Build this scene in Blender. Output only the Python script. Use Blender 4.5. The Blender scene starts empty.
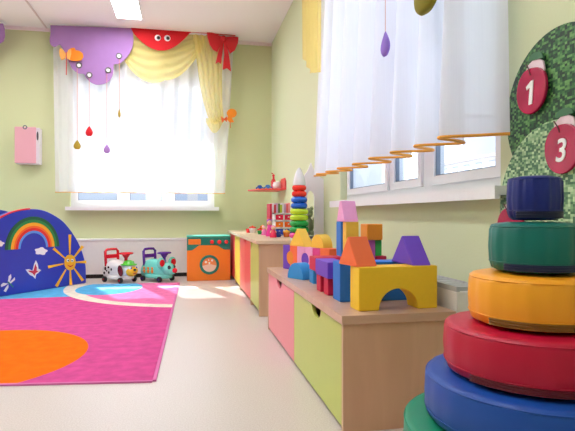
import bpy, bmesh, math, random
from mathutils import Vector, Matrix
random.seed(4)
S = bpy.context.scene
COL = S.collection
pi = math.pi
# ------------------------------------------------------------------ camera frame used for measuring points on real planes
F = 510.0; TH = math.radians(11.26); CT, ST = math.cos(TH), math.sin(TH); H = 0.85
def ray(px, py):
    u = (px-287.5)/F; v = (215-py)/F
    return (u*CT+ST, CT-u*ST, v)
def onx(px, py, X):
    a, b, c = ray(px, py); t = X/a; return Vector((X, b*t, H+c*t))
def ony(px, py, Y):
    a, b, c = ray(px, py); t = Y/b; return Vector((a*t, Y, H+c*t))
def onz(px, py, Z):
    a, b, c = ray(px, py); t = (Z-H)/c; return Vector((a*t, b*t, Z))
# ------------------------------------------------------------------ materials
def srgb(r, g, b):
    f = lambda c: (c/255/12.92) if c/255 <= .04045 else ((c/255+.055)/1.055)**2.4
    return (f(r), f(g), f(b), 1)
MATS = {}
def mat(name, rgb, rough=.5, var=.06, scale=25, bump=.0, spec=.5, coat=0, metal=0, emit=0):
    if name in MATS: return MATS[name]
    m = bpy.data.materials.new(name); m.use_nodes = True
    nt = m.node_tree; b = nt.nodes['Principled BSDF']
    c = srgb(*rgb)
    tc = nt.nodes.new('ShaderNodeTexCoord'); n = nt.nodes.new('ShaderNodeTexNoise')
    n.inputs['Scale'].default_value = scale; n.inputs['Detail'].default_value = 4
    nt.links.new(tc.outputs['Object'], n.inputs['Vector'])
    r = nt.nodes.new('ShaderNodeMix'); r.data_type = 'RGBA'
    r.inputs[6].default_value = tuple(x*(1-var) for x in c[:3])+(1,)
    r.inputs[7].default_value = tuple(min(1, x*(1+var)) for x in c[:3])+(1,)
    nt.links.new(n.outputs['Fac'], r.inputs[0]); nt.links.new(r.outputs[2], b.inputs['Base Color'])
    b.inputs['Roughness'].default_value = rough; b.inputs['Specular IOR Level'].default_value = spec
    b.inputs['Coat Weight'].default_value = coat; b.inputs['Metallic'].default_value = metal
    b.inputs['Coat Roughness'].default_value = .15
    if bump:
        bp = nt.nodes.new('ShaderNodeBump'); bp.inputs['Strength'].default_value = bump; bp.inputs['Distance'].default_value = .004
        nt.links.new(n.outputs['Fac'], bp.inputs['Height']); nt.links.new(bp.outputs[0], b.inputs['Normal'])
    if emit:
        b.inputs['Emission Color'].default_value = c; b.inputs['Emission Strength'].default_value = emit
    MATS[name] = m; return m
def sheer(name, rgb, alpha, trans=.6):
    m = bpy.data.materials.new(name); m.use_nodes = True; nt = m.node_tree; nt.nodes.clear()
    o = nt.nodes.new('ShaderNodeOutputMaterial'); d = nt.nodes.new('ShaderNodeBsdfDiffuse'); t = nt.nodes.new('ShaderNodeBsdfTranslucent')
    tr = nt.nodes.new('ShaderNodeBsdfTransparent'); a = nt.nodes.new('ShaderNodeMixShader'); b = nt.nodes.new('ShaderNodeMixShader')
    d.inputs[0].default_value = srgb(*rgb); t.inputs[0].default_value = srgb(*rgb)
    a.inputs[0].default_value = trans
    tc = nt.nodes.new('ShaderNodeTexCoord'); n = nt.nodes.new('ShaderNodeTexNoise'); mp = nt.nodes.new('ShaderNodeMapping')
    mp.inputs['Scale'].default_value = (40, 40, .6); nt.links.new(tc.outputs['Object'], mp.inputs[0]); nt.links.new(mp.outputs[0], n.inputs['Vector'])
    mr = nt.nodes.new('ShaderNodeMapRange'); mr.inputs[3].default_value = alpha-.03; mr.inputs[4].default_value = alpha+.03
    nt.links.new(n.outputs['Fac'], mr.inputs[0]); nt.links.new(mr.outputs[0], b.inputs[0])
    nt.links.new(d.outputs[0], a.inputs[1]); nt.links.new(t.outputs[0], a.inputs[2])
    nt.links.new(tr.outputs[0], b.inputs[1]); nt.links.new(a.outputs[0], b.inputs[2]); nt.links.new(b.outputs[0], o.inputs[0])
    return m
def wood(name, a, b, rough=.4, sc=(2, 30, 30)):
    m = bpy.data.materials.new(name); m.use_nodes = True; nt = m.node_tree; p = nt.nodes['Principled BSDF']
    tc = nt.nodes.new('ShaderNodeTexCoord'); mp = nt.nodes.new('ShaderNodeMapping'); n = nt.nodes.new('ShaderNodeTexNoise')
    mp.inputs['Scale'].default_value = sc; n.inputs['Scale'].default_value = 1.2; n.inputs['Detail'].default_value = 6; n.inputs['Distortion'].default_value = .6
    nt.links.new(tc.outputs['Object'], mp.inputs[0]); nt.links.new(mp.outputs[0], n.inputs['Vector'])
    r = nt.nodes.new('ShaderNodeValToRGB'); r.color_ramp.elements[0].position = .3; r.color_ramp.elements[1].position = .7
    r.color_ramp.elements[0].color = srgb(*a); r.color_ramp.elements[1].color = srgb(*b)
    nt.links.new(n.outputs['Fac'], r.inputs[0]); nt.links.new(r.outputs[0], p.inputs['Base Color']); p.inputs['Roughness'].default_value = rough
    return m
def glass(name='window_glass', tint=(245, 250, 255)):
    m = bpy.data.materials.new(name); m.use_nodes = True; nt = m.node_tree; nt.nodes.clear()
    o = nt.nodes.new('ShaderNodeOutputMaterial'); t = nt.nodes.new('ShaderNodeBsdfTransparent'); g = nt.nodes.new('ShaderNodeBsdfGlossy')
    x = nt.nodes.new('ShaderNodeMixShader'); x.inputs[0].default_value = .06; t.inputs[0].default_value = srgb(*tint); g.inputs['Roughness'].default_value = .02
    nt.links.new(t.outputs[0], x.inputs[1]); nt.links.new(g.outputs[0], x.inputs[2]); nt.links.new(x.outputs[0], o.inputs[0]); return m
def emission(name, rgb, s):
    m = bpy.data.materials.new(name); m.use_nodes = True; nt = m.node_tree; nt.nodes.clear()
    o = nt.nodes.new('ShaderNodeOutputMaterial'); e = nt.nodes.new('ShaderNodeEmission'); e.inputs[0].default_value = srgb(*rgb); e.inputs[1].default_value = s
    nt.links.new(e.outputs[0], o.inputs[0]); return m
def mosaic(name, dark, mid, light, n=150):
    m = bpy.data.materials.new(name); m.use_nodes = True; nt = m.node_tree; p = nt.nodes['Principled BSDF']
    tc = nt.nodes.new('ShaderNodeTexCoord'); v = nt.nodes.new('ShaderNodeVectorMath'); v.operation = 'SCALE'; v.inputs['Scale'].default_value = n
    fl = nt.nodes.new('ShaderNodeVectorMath'); fl.operation = 'FLOOR'; mu = nt.nodes.new('ShaderNodeVectorMath'); mu.operation = 'MULTIPLY'; mu.inputs[1].default_value = (0, 1, 1)
    mp = nt.nodes.new('ShaderNodeMapping'); mp.inputs['Scale'].default_value = (1, .8, 1.1); nt.links.new(tc.outputs['Object'], mp.inputs[0])
    wn = nt.nodes.new('ShaderNodeTexWhiteNoise'); wn.noise_dimensions = '3D'
    nt.links.new(mp.outputs[0], v.inputs[0]); nt.links.new(v.outputs[0], fl.inputs[0]); nt.links.new(fl.outputs[0], mu.inputs[0]); nt.links.new(mu.outputs[0], wn.inputs['Vector'])
    r = nt.nodes.new('ShaderNodeValToRGB'); e = r.color_ramp.elements
    e[0].color = srgb(*dark); e[1].color = srgb(*light); k = e.new(.5); k.color = srgb(*mid); k = e.new(.25); k.color = srgb(*dark)
    nt.links.new(wn.outputs['Value'], r.inputs[0]); nt.links.new(r.outputs[0], p.inputs['Base Color']); p.inputs['Roughness'].default_value = .45
    return m
# ------------------------------------------------------------------ mesh builder
MW = {}
class MB:
    def __init__(s): s.bm = bmesh.new(); s.mi = 0; s.smooth = False
    def face(s, vs):
        try: f = s.bm.faces.new(vs)
        except ValueError: return None
        f.material_index = s.mi; f.smooth = s.smooth; return f
    def box(s, x0, y0, z0, x1, y1, z1, M=None):
        c = [Vector(p) for p in ((x0,y0,z0),(x1,y0,z0),(x1,y1,z0),(x0,y1,z0),(x0,y0,z1),(x1,y0,z1),(x1,y1,z1),(x0,y1,z1))]
        if M: c = [M @ p for p in c]
        v = [s.bm.verts.new(p) for p in c]
        for i in ((3,2,1,0),(4,5,6,7),(0,1,5,4),(1,2,6,5),(2,3,7,6),(3,0,4,7)): s.face([v[j] for j in i])
        return s
    def ext(s, pts, vec):            # extrude a flat outline by a vector
        vec = Vector(vec); a = [s.bm.verts.new(Vector(p)) for p in pts]; b = [s.bm.verts.new(Vector(p)+vec) for p in pts]
        sm = s.smooth; s.smooth = False
        s.face(a[::-1]); s.face(b); s.smooth = sm
        n = len(a)
        for i in range(n): s.face([a[i], a[(i+1) % n], b[(i+1) % n], b[i]])
        return s
    def loft(s, rings, caps=True, close=True):
        R = [[s.bm.verts.new(Vector(p)) for p in r] for r in rings]
        n = len(R[0])
        for i in range(len(R)-1):
            for j in range(n if close else n-1):
                s.face([R[i][j], R[i][(j+1) % n], R[i+1][(j+1) % n], R[i+1][j]])
        if caps: s.face(R[0][::-1]); s.face(R[-1])
        return s
    def lathe(s, prof, n=48, c=(0,0,0), M=None, caps=True):
        c = Vector(c); rings = []
        for r, z in prof:
            ring = [Vector((r*math.cos(2*pi*k/n), r*math.sin(2*pi*k/n), z)) for k in range(n)]
            if M: ring = [M @ p for p in ring]
            rings.append([p+c for p in ring])
        return s.loft(rings, caps)
    def tube(s, pts, r, n=10, close=False):
        pts = [Vector(p) for p in pts]; rings = []
        for i, p in enumerate(pts):
            d = (pts[min(i+1, len(pts)-1)]-pts[max(i-1, 0)]).normalized()
            if close: d = (pts[(i+1) % len(pts)]-pts[i-1]).normalized()
            up = Vector((0,0,1)) if abs(d.z) < .9 else Vector((1,0,0))
            a = d.cross(up).normalized(); b = d.cross(a)
            rr = r[i] if isinstance(r, (list, tuple)) else r
            rings.append([p+a*math.cos(2*pi*k/n)*rr+b*math.sin(2*pi*k/n)*rr for k in range(n)])
        if close: rings.append(rings[0])
        return s.loft(rings, not close)
    def ell(s, c, rx, ry, rz, n=20, m=12, M=None):
        c = Vector(c); rings = []
        for i in range(1, m):
            t = pi*i/m; ring = [Vector((rx*math.sin(t)*math.cos(2*pi*k/n), ry*math.sin(t)*math.sin(2*pi*k/n), -rz*math.cos(t))) for k in range(n)]
            if M: ring = [M @ p for p in ring]
            rings.append([p+c for p in ring])
        return s.loft(rings)
    def grid(s, fn, nu, nv):
        V = [[s.bm.verts.new(Vector(fn(i/nu, j/nv))) for j in range(nv+1)] for i in range(nu+1)]
        for i in range(nu):
            for j in range(nv): s.face([V[i][j], V[i+1][j], V[i+1][j+1], V[i][j+1]])
        return s
    def build(s, name, m, parent=None, world=False, bevel=0, seg=2, solid=0, sub=0, fix=True):
        if fix:
            bmesh.ops.remove_doubles(s.bm, verts=s.bm.verts, dist=1e-6)
            bmesh.ops.recalc_face_normals(s.bm, faces=s.bm.faces)
        if parent is not None and world: s.bm.transform(MW[parent].inverted())
        me = bpy.data.meshes.new(name); s.bm.to_mesh(me); s.bm.free()
        for x in (m if isinstance(m, (list, tuple)) else [m]): me.materials.append(x)
        o = bpy.data.objects.new(name, me); COL.objects.link(o)
        if parent is not None: o.parent = parent; MW[o] = MW[parent]
        else: MW[o] = Matrix.Identity(4)
        if solid:
            k = o.modifiers.new('solid', 'SOLIDIFY'); k.thickness = solid
        if bevel:
            k = o.modifiers.new('bevel', 'BEVEL'); k.width = bevel; k.segments = seg; k.limit_method = 'ANGLE'; k.angle_limit = math.radians(40)
            k.harden_normals = False
        if sub:
            k = o.modifiers.new('sub', 'SUBSURF'); k.levels = sub; k.render_levels = sub
        return o
def tag(o, label, cat, group=None, kind=None):
    o['label'] = label; o['category'] = cat
    if group: o['group'] = group
    if kind: o['kind'] = kind
    return o
def thing(name, label, cat, loc=(0,0,0), rz=0, group=None):
    o = bpy.data.objects.new(name, None); COL.objects.link(o); o.location = loc; o.rotation_euler = (0,0,rz); o.empty_display_size = .05
    MW[o] = Matrix.Translation(Vector(loc)) @ Matrix.Rotation(rz, 4, 'Z')
    return tag(o, label, cat, group)
def struct(mb, name, m, **k):
    o = mb.build(name, m, **k); o['kind'] = 'structure'; return o
def dup(o, loc=None, rz=None, label=None, group=None, parent=None):
    kids = [c for c in bpy.data.objects if c.parent == o]
    c = o.copy(); COL.objects.link(c)
    if parent: c.parent = parent
    if loc is not None: c.location = loc
    if rz is not None: c.rotation_euler = (0,0,rz)
    if label: c['label'] = label
    if group: c['group'] = group
    for k in kids: dup(k, parent=c)
    return c
def drop_origin(o, base):     # move a one-mesh thing's origin to its base
    base = Vector(base); o.data.transform(Matrix.Translation(-base)); o.location = base; return o
def smoothed(mb): mb.smooth = True; return mb
# ------------------------------------------------------------------ palette
M_back = mat('wall_paint_back', (212, 219, 172), .8, .03, 120, .15)
M_right = mat('wall_paint_right', (216, 223, 184), .8, .03, 120, .2)
M_ceil = mat('ceiling_paint', (246, 240, 238), .9, .01)
M_white = mat('white_plastic', (244, 244, 246), .35, .02)
M_whitep = mat('white_panel', (234, 232, 230), .45, .03)
M_dark = mat('dark_gap', (40, 34, 32), .7)
M_beech = wood('beech_laminate', (204, 166, 140), (216, 180, 154), .3, (2, 14, 14))
M_beechs = wood('beech_laminate_side', (208, 168, 136), (220, 182, 150), .4, (9, 9, 1.2))
def foam(name, rgb): return mat('foam_'+name, rgb, .55, .04, 60, .03)
def plas(name, rgb, r=.25): return mat('plastic_'+name, rgb, r, .02)
def vinyl(name, rgb): return mat('vinyl_'+name, rgb, .42, .05, 9, .25, coat=.04, spec=.4)
F_yel = foam('yellow', (252, 206, 44)); F_blue = foam('blue', (34, 118, 214)); F_lb = foam('light_blue', (46, 150, 226)); F_or = foam('orange', (255, 118, 62))
F_pur = foam('purple', (112, 66, 200)); F_red = foam('red', (206, 16, 66)); F_pink = foam('pink', (242, 166, 214)); F_mag = foam('magenta', (222, 62, 142))
F_green = foam('green', (52, 180, 74)); F_amb = foam('amber', (238, 146, 34)); F_lil = foam('lilac', (206, 104, 186)); F_ly = foam('light_yellow', (252, 204, 72))
# ------------------------------------------------------------------ room shell
XR, YB, ZC, XL, YF = 1.225, 7.35, 3.35, -4.3, -3.0
m = MB(); m.box(XL, YF, -.15, XR, YB, 0)
mf = bpy.data.materials.new('linoleum'); mf.use_nodes = True; nt = mf.node_tree; p = nt.nodes['Principled BSDF']
tc = nt.nodes.new('ShaderNodeTexCoord'); n1 = nt.nodes.new('ShaderNodeTexNoise'); n1.inputs['Scale'].default_value = 160; n1.inputs['Detail'].default_value = 3
n2 = nt.nodes.new('ShaderNodeTexNoise'); n2.inputs['Scale'].default_value = 2
r = nt.nodes.new('ShaderNodeValToRGB'); r.color_ramp.elements[0].position = .32; r.color_ramp.elements[1].position = .68
r.color_ramp.elements[0].color = srgb(204, 192, 184); r.color_ramp.elements[1].color = srgb(224, 215, 209)
nt.links.new(tc.outputs['Object'], n1.inputs['Vector']); nt.links.new(tc.outputs['Object'], n2.inputs['Vector'])
nt.links.new(n1.outputs['Fac'], r.inputs[0]); nt.links.new(r.outputs[0], p.inputs['Base Color'])
p.inputs['Roughness'].default_value = .32
struct(m, 'floor', mf)
struct(MB().box(XL, YF, ZC, XR, YB, ZC+.15), 'ceiling', M_ceil)
WT = .35   # wall thickness
def wall_open(axis, c0, c1, a0, a1, openings, m, name):
    # wall slab between c0..c1 in its thin axis; a0..a1 along; openings = [(lo, hi, z0, z1)]
    b = MB()
    def bx(l, h, z0, z1):
        if axis == 'y': b.box(l, c0, z0, h, c1, z1)
        else: b.box(c0, l, z0, c1, h, z1)
    cur = a0
    for lo, hi, z0, z1 in sorted(openings):
        bx(cur, lo, 0, ZC); bx(lo, hi, 0, z0); bx(lo, hi, z1, ZC); cur = hi
    bx(cur, a1, 0, ZC)
    return struct(b, name, m, fix=False)
BW0, BW1 = ony(70, 200, YB).x, ony(214.5, 200, YB).x
RW0, RW1 = 1.82, 3.96
ZS, ZH = .957, 2.78
wall_open('y', YB, YB+WT, XL, XR, [(BW0, BW1, ZS, ZH), (-4.2, -2.75, ZS, ZH)], M_back, 'wall_back')
wall_open('x', XR, XR+WT, YF, YB+WT, [(RW0, RW1, ZS, ZH), (-2.4, .2, ZS, ZH)], M_right, 'wall_right')
struct(MB().box(XL-.2, YF, 0, XL, YB, ZC), 'wall_left', M_back)
struct(MB().box(XL-.2, YF-.2, 0, XR+WT, YF, ZC), 'wall_front', M_right)
# cornice and ceiling joint
struct(MB().box(XL, YB-.035, ZC-.04, XR, YB, ZC), 'trim_1', mat('cornice', (240, 226, 226), .6))
struct(MB().box(-1.835, YF, ZC-.008, -1.815, YB-.035, ZC), 'trim_2', mat('joint_strip', (214, 196, 192), .6))
struct(MB().box(XR-.012, YF, 0, XR, YB, .06), 'baseboard_right', mat('skirting', (196, 170, 148), .5))
struct(MB().box(XL, YB-.012, 0, XR, YB, .06), 'baseboard_back', MATS['skirting'])
M_glass = glass()
M_seal = mat('rubber_seal', (128, 140, 158), .6)
def window(name, axis, sgn_c, lo, hi, bars, sill_depth, sill_lo, sill_hi, wallc):
    # frame in plane wallc+.06 .. +.13
    b = MB(); f0, f1 = wallc+.055, wallc+.125
    def bx(l, h, z0, z1, c0=f0, c1=f1, B=None):
        (B or b).box(*((l, c0, z0, h, c1, z1) if axis == 'y' else (c0, l, z0, c1, h, z1)))
    bx(lo, hi, ZS, ZS+.05); bx(lo, hi, ZH-.05, ZH); bx(lo, lo+.05, ZS+.05, ZH-.05); bx(hi-.05, hi, ZS+.05, ZH-.05)
    for x0, x1 in bars: bx(x0, x1, ZS+.05, ZH-.05)
    root = b.build(name, M_white, fix=False); root['kind'] = 'structure'
    edges = [lo+.05]+[e for br in bars for e in br]+[hi-.05]
    for k in range(0, len(edges), 2):
        l, h = edges[k], edges[k+1]; s = MB()
        w = .045
        for q in ((l, h, ZS+.05, ZS+.05+w), (l, h, ZH-.05-w, ZH-.05), (l, l+w, ZS+.05+w, ZH-.05-w), (h-w, h, ZS+.05+w, ZH-.05-w)): bx(*q, c0=f0-.015, c1=f0+.045, B=s)
        sash = s.build('sash', M_white, root, fix=False)
        g = MB(); z0, z1 = ZS+.05+w, ZH-.05-w
        bx(l+w, h-w, z0, z1, c0=f0+.02, c1=f0+.026, B=g); g.build('pane', M_glass, sash)
        g = MB()
        for q in ((l+w, h-w, z0, z0+.006), (l+w, l+w+.009, z0, z1), (h-w-.007, h-w, z0, z1), (l+w, h-w, z1-.006, z1)): bx(*q, c0=f0-.004, c1=f0+.019, B=g)
        g.build('seal', M_seal, sash, fix=False)
        if k: 
            g = MB(); bx(l+.012, l+.034, 1.72, 1.86, c0=f0-.045, c1=f0-.03, B=g); bx(l+.014, l+.032, 1.83, 1.85, c0=f0-.035, c1=f0-.015, B=g); g.build('handle', M_white, sash, bevel=.004)
    s = MB(); bx(sill_lo, sill_hi, ZS-.03, ZS+.005, c0=wallc-sill_depth, c1=wallc-.001, B=s); bx(lo, hi, ZS-.02, ZS+.003, c0=wallc-.001, c1=f0, B=s)
    bx(sill_lo, sill_hi, ZS-.045, ZS-.03, c0=wallc-sill_depth, c1=wallc-sill_depth+.02, B=s)
    s.build('window_sill', M_white, root, fix=False)
    return root
yb = YB+.06
def X_(px): return ony(px, 200, yb).x
window('window_1', 'y', 1, BW0, BW1, [(X_(120.5), X_(126.5)), (X_(165.5), X_(171.5))], .14, ony(65, 200, 7.21).x, ony(219, 200, 7.21).x, YB)
def Y_(px): return onx(px, 200, XR+.06).y
window('window_2', 'x', 1, RW0, RW1, [(2.50, 2.60), (3.02, 3.08)], .075, 1.745, 4.02, XR)
window('window_3', 'y', 1, -4.2, -2.75, [(-3.5, -3.44)], .14, -4.28, -2.68, YB)
window('window_4', 'x', 1, -2.4, .2, [(-1.55, -1.49), (-.7, -.64)], .13, -2.5, .3, XR)
# white plaster linings of the window openings, outside the frames
def lining(n, axis, lo, hi, c0, c1):
    b = MB()
    for l, h, z0, z1 in ((lo, lo+.012, ZS, ZH), (hi-.012, hi, ZS, ZH), (lo+.012, hi-.012, ZH-.012, ZH), (lo+.012, hi-.012, ZS, ZS+.012)):
        b.box(*((l, c0, z0, h, c1, z1) if axis == 'y' else (c0, l, z0, c1, h, z1)))
    struct(b, 'trim_%d' % n, mat('reveal_white', (236, 236, 236), .8), fix=False)
lining(6, 'y', BW0, BW1, YB+.127, YB+WT); lining(7, 'x', RW0, RW1, XR+.127, XR+WT)
# slab of the floor above, outside over the back windows
struct(MB().box(XL, YB+WT, 2.80, XR, 8.20, 3.0), 'trim_3', mat('render_white', (224, 222, 216), .8), bevel=.01)
# outside ground
struct(MB().box(-150, 7.9, -4.2, 150, 200, -4.0), 'trim_4', mat('asphalt_pale', (156, 160, 166), .9))
struct(MB().box(1.7, -100, -4.2, 150, 7.8, -4.0), 'trim_5', MATS['asphalt_pale'])
# ceiling lamps
M_lamp = emission('led_diffuser', (250, 250, 255), 27.0)
def lamp(x, y, label):
    t = thing('ceiling_lamp', label, 'ceiling light', (x, y, ZC), 0, 'slim ceiling lamp panels')
    f = MB()
    for q in ((-.16, -.61, .16, -.595), (-.16, .595, .16, .61), (-.16, -.61, -.148, .61), (.148, -.61, .16, .61)): f.box(q[0], q[1], -.02, q[2], q[3], -.0005)
    f.build('frame', M_white, t); MB().box(-.148, -.595, -.014, .148, .595, -.006).build('diffuser', M_lamp, t)
    return t
lamp(-.70, 6.12, 'bright slim rectangular ceiling lamp at the top edge near back window')
for i, (x, y, w) in enumerate(((-.70, 3.3, 'mid-room right row'), (-.70, .6, 'right row nearest the camera'), (-2.9, 5.2, 'left row near back wall'), (-2.9, 2.6, 'left row mid-room'))):
    lamp(x, y, 'slim ceiling lamp panel outside the picture, '+w)
# ------------------------------------------------------------------ radiator covers
def cover_back():
    x1 = .0
    t = thing('radiator_cover', 'long low white radiator cover behind the two ride-on toys', 'radiator cover', (-1.2, YB, 0))
    b = MB().box(-2.6, YB-.16, .055, XR-.63, YB-.001, .505); b.build('front_panel', M_whitep, t, world=True, bevel=.004)
    MB().box(-2.62, YB-.17, .505, XR-.62, YB-.001, .53).build('top', M_white, t, world=True, bevel=.004)
    MB().box(-2.58, YB-.13, .0, XR-.65, YB-.013, .055).build('plinth', M_dark, t, world=True)
cover_back()
t = thing('radiator_cover', 'white radiator cover with grey slotted top behind the near cabinet', 'radiator cover', (1.15, 3, 0))
MB().box(1.085, 1.91, 0, XR-.014, 4.18, .535).build('case', M_whitep, t, world=True, bevel=.004)
g = MB()
for k in range(36): g.box(1.09, 1.93+k*.0622, .535, XR-.02, 1.93+k*.0622+.045, .552)
g.box(1.085, 1.91, .535, 1.10, 4.18, .556); g.box(1.2, 1.91, .535, XR-.014, 4.18, .556)
g.build('grille', mat('grey_grille', (186, 188, 190), .5), t, world=True)
# ------------------------------------------------------------------ rug
rc = [onz(156, 382.5, 0), onz(178.5, 283.3, 0)]
A, B_ = Vector((rc[0].x-.018, rc[0].y+.015, 0)), Vector((rc[1].x, rc[1].y, 0))
nl = onz(0, 385.3, 0); ed = (Vector((nl.x, nl.y, 0))-A).normalized()*2.75
quad = [A, B_, B_+ed.normalized()*2.75+Vector((0, -.25, 0)), A+ed]
mr_ = bpy.data.materials.new('rug_pile'); mr_.use_nodes = True; nt = mr_.node_tree; p = nt.nodes['Principled BSDF']; p.inputs['Roughness'].default_value = .95
p.inputs['Specular IOR Level'].default_value = .1
tc = nt.nodes.new('ShaderNodeTexCoord'); sx = nt.nodes.new('ShaderNodeSeparateXYZ'); nt.links.new(tc.outputs['Object'], sx.inputs[0])
def nmath(op, a, b=None):
    n = nt.nodes.new('ShaderNodeMath'); n.operation = op
    for i, v in enumerate((a, b)):
        if v is None: continue
        if isinstance(v, (int, float)): n.inputs[i].default_value = v
        else: nt.links.new(v, n.inputs[i])
    return n.outputs[0]
def inside(cx, cy, rx, ry):
    dx = nmath('DIVIDE', nmath('SUBTRACT', sx.outputs[0], cx), rx); dy = nmath('DIVIDE', nmath('SUBTRACT', sx.outputs[1], cy), ry)
    return nmath('LESS_THAN', nmath('ADD', nmath('MULTIPLY', dx, dx), nmath('MULTIPLY', dy, dy)), 1.0)
def mixc(fac, a, b):
    n = nt.nodes.new('ShaderNodeMix'); n.data_type = 'RGBA'; nt.links.new(fac, n.inputs[0])
    if isinstance(a, tuple): n.inputs[6].default_value = a
    else: nt.links.new(a, n.inputs[6])
    n.inputs[7].default_value = b; return n.outputs[2]
RUG_BLUE = srgb(92, 176, 222); RUG_PINK = srgb(210, 80, 146); RUG_CREAM = srgb(232, 222, 206); RUG_OR = srgb(255, 110, 12)
far = nmath('GREATER_THAN', nmath('ADD', sx.outputs[1], nmath('MULTIPLY', sx.outputs[0], -.04)), 5.62)
c = mixc(far, RUG_PINK, RUG_BLUE)
OC, RC, RC2, RC3 = (-1.27, 3.31, .67, .73), (.328, 6.388, 1.70, 1.70), (.145, 6.155, 1.268, 1.268), (-.86, 6.15, .36, .52)
c = mixc(inside(*OC), c, RUG_OR); c = mixc(inside(*RC), c, RUG_CREAM); c = mixc(inside(*RC2), c, srgb(232, 120, 172)); c = mixc(inside(*RC3), c, RUG_BLUE)
ns = nt.nodes.new('ShaderNodeTexNoise'); ns.inputs['Scale'].default_value = 14; ns.inputs['Detail'].default_value = 5; nt.links.new(tc.outputs['Object'], ns.inputs['Vector'])
hs = nt.nodes.new('ShaderNodeHueSaturation'); mrr = nt.nodes.new('ShaderNodeMapRange'); mrr.inputs[1].default_value = .3; mrr.inputs[2].default_value = .7; mrr.inputs[3].default_value = .88; mrr.inputs[4].default_value = 1.12
nt.links.new(ns.outputs['Fac'], mrr.inputs[0]); nt.links.new(mrr.outputs[0], hs.inputs['Value']); nt.links.new(c, hs.inputs['Color']); nt.links.new(hs.outputs[0], p.inputs['Base Color'])
nb = nt.nodes.new('ShaderNodeTexNoise'); nb.inputs['Scale'].default_value = 400; bp = nt.nodes.new('ShaderNodeBump'); bp.inputs['Strength'].default_value = .4; bp.inputs['Distance'].default_value = .003
nt.links.new(tc.outputs['Object'], nb.inputs['Vector']); nt.links.new(nb.outputs['Fac'], bp.inputs['Height']); nt.links.new(bp.outputs[0], p.inputs['Normal'])
rug = thing('rug', 'bright pink rug with orange disc, cream ring and blue areas on the floor', 'rug', (0,0,0))
MB().ext([q+Vector((0,0,.001)) for q in quad], (0,0,.010)).build('pile', mr_, rug, world=True, bevel=.003)
e = MB()
cen = sum(quad, Vector())/4
def strip(a, b, w=.018):
    d = (b-a).normalized(); nrm = Vector((-d.y, d.x, 0))
    if nrm.dot(cen-a) > 0: nrm = -nrm
    e.ext([a+Vector((0,0,.0005)), b+Vector((0,0,.0005)), b+nrm*w+Vector((0,0,.0005)), a+nrm*w+Vector((0,0,.0005))], (0,0,.009))
for i in range(4): strip(quad[i], quad[(i+1) % 4])
e.build('binding', mat('rug_binding', (214, 112, 170), .9), rug, world=True)
# ------------------------------------------------------------------ cabinets
def slot_panel(t, x, y0, y1, z0, z1, m, notch, name='door', th=.018):
    # front facing -X with a half-round finger notch at the top; notch = (y centre, radius, depth)
    yc, rr, dd = notch; pts = [(y0, z0), (y1, z0), (y1, z1)]
    for k in range(13):
        a = pi*k/12; pts.append((yc+rr*math.cos(a), z1-dd*math.sin(a)))
    pts.append((y0, z1))
    b = MB(); b.ext([(x, y, z) for y, z in pts], (th, 0, 0)); return b.build(name, m, t, world=True, bevel=.0015)
NY0, NY1, NX0, NX1, NT = 1.905, 3.757, .60, 1.065, .459
D_pink = mat('door_pink', (244, 140, 152), .35, .02); D_lime = mat('door_lime', (196, 206, 100), .35, .02); D_coral = mat('door_coral', (244, 92, 92), .35, .02)
D_yel = mat('door_yellow', (238, 226, 90), .35, .02); D_red = mat('door_red', (226, 60, 70), .35, .02); D_green = mat('door_green', (116, 168, 40), .35, .02)
t = thing('cabinet', 'low near beech cabinet with pink and lime fronts holding foam blocks', 'cabinet', (.83, 2.83, 0))
MB().box(NX0-.008, NY0-.01, NT-.035, NX1+.01, NY1+.005, NT).build('top', M_beech, t, world=True, bevel=.002)
MB().box(NX0, NY0, 0, NX1, NY0+.022, NT-.035).build('side_panel', M_beechs, t, world=True, bevel=.001)
MB().box(NX0, NY1-.022, 0, NX1, NY1, NT-.035).build('side_panel', M_beechs, t, world=True, bevel=.001)
MB().box(NX0+.03, (NY0+NY1)/2-.01, 0, NX1-.012, (NY0+NY1)/2+.01, NT-.035).build('divider', M_beechs, t, world=True)
MB().box(NX1-.01, NY0+.022, 0, NX1, NY1-.022, NT-.035).build('back_panel', M_beechs, t, world=True)
MB().box(NX0+.04, NY0+.022, .02, NX1-.012, NY1-.022, .035).build('bottom', M_beechs, t, world=True)
ym = (NY0+NY1)/2
slot_panel(t, NX0+.001, NY0+.026, ym-.004, .018, NT-.042, D_lime, (2.33, .085, .05))
slot_panel(t, NX0+.001, ym+.004, NY1-.026, .018, NT-.042, D_pink, (3.30, .085, .05))
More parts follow.
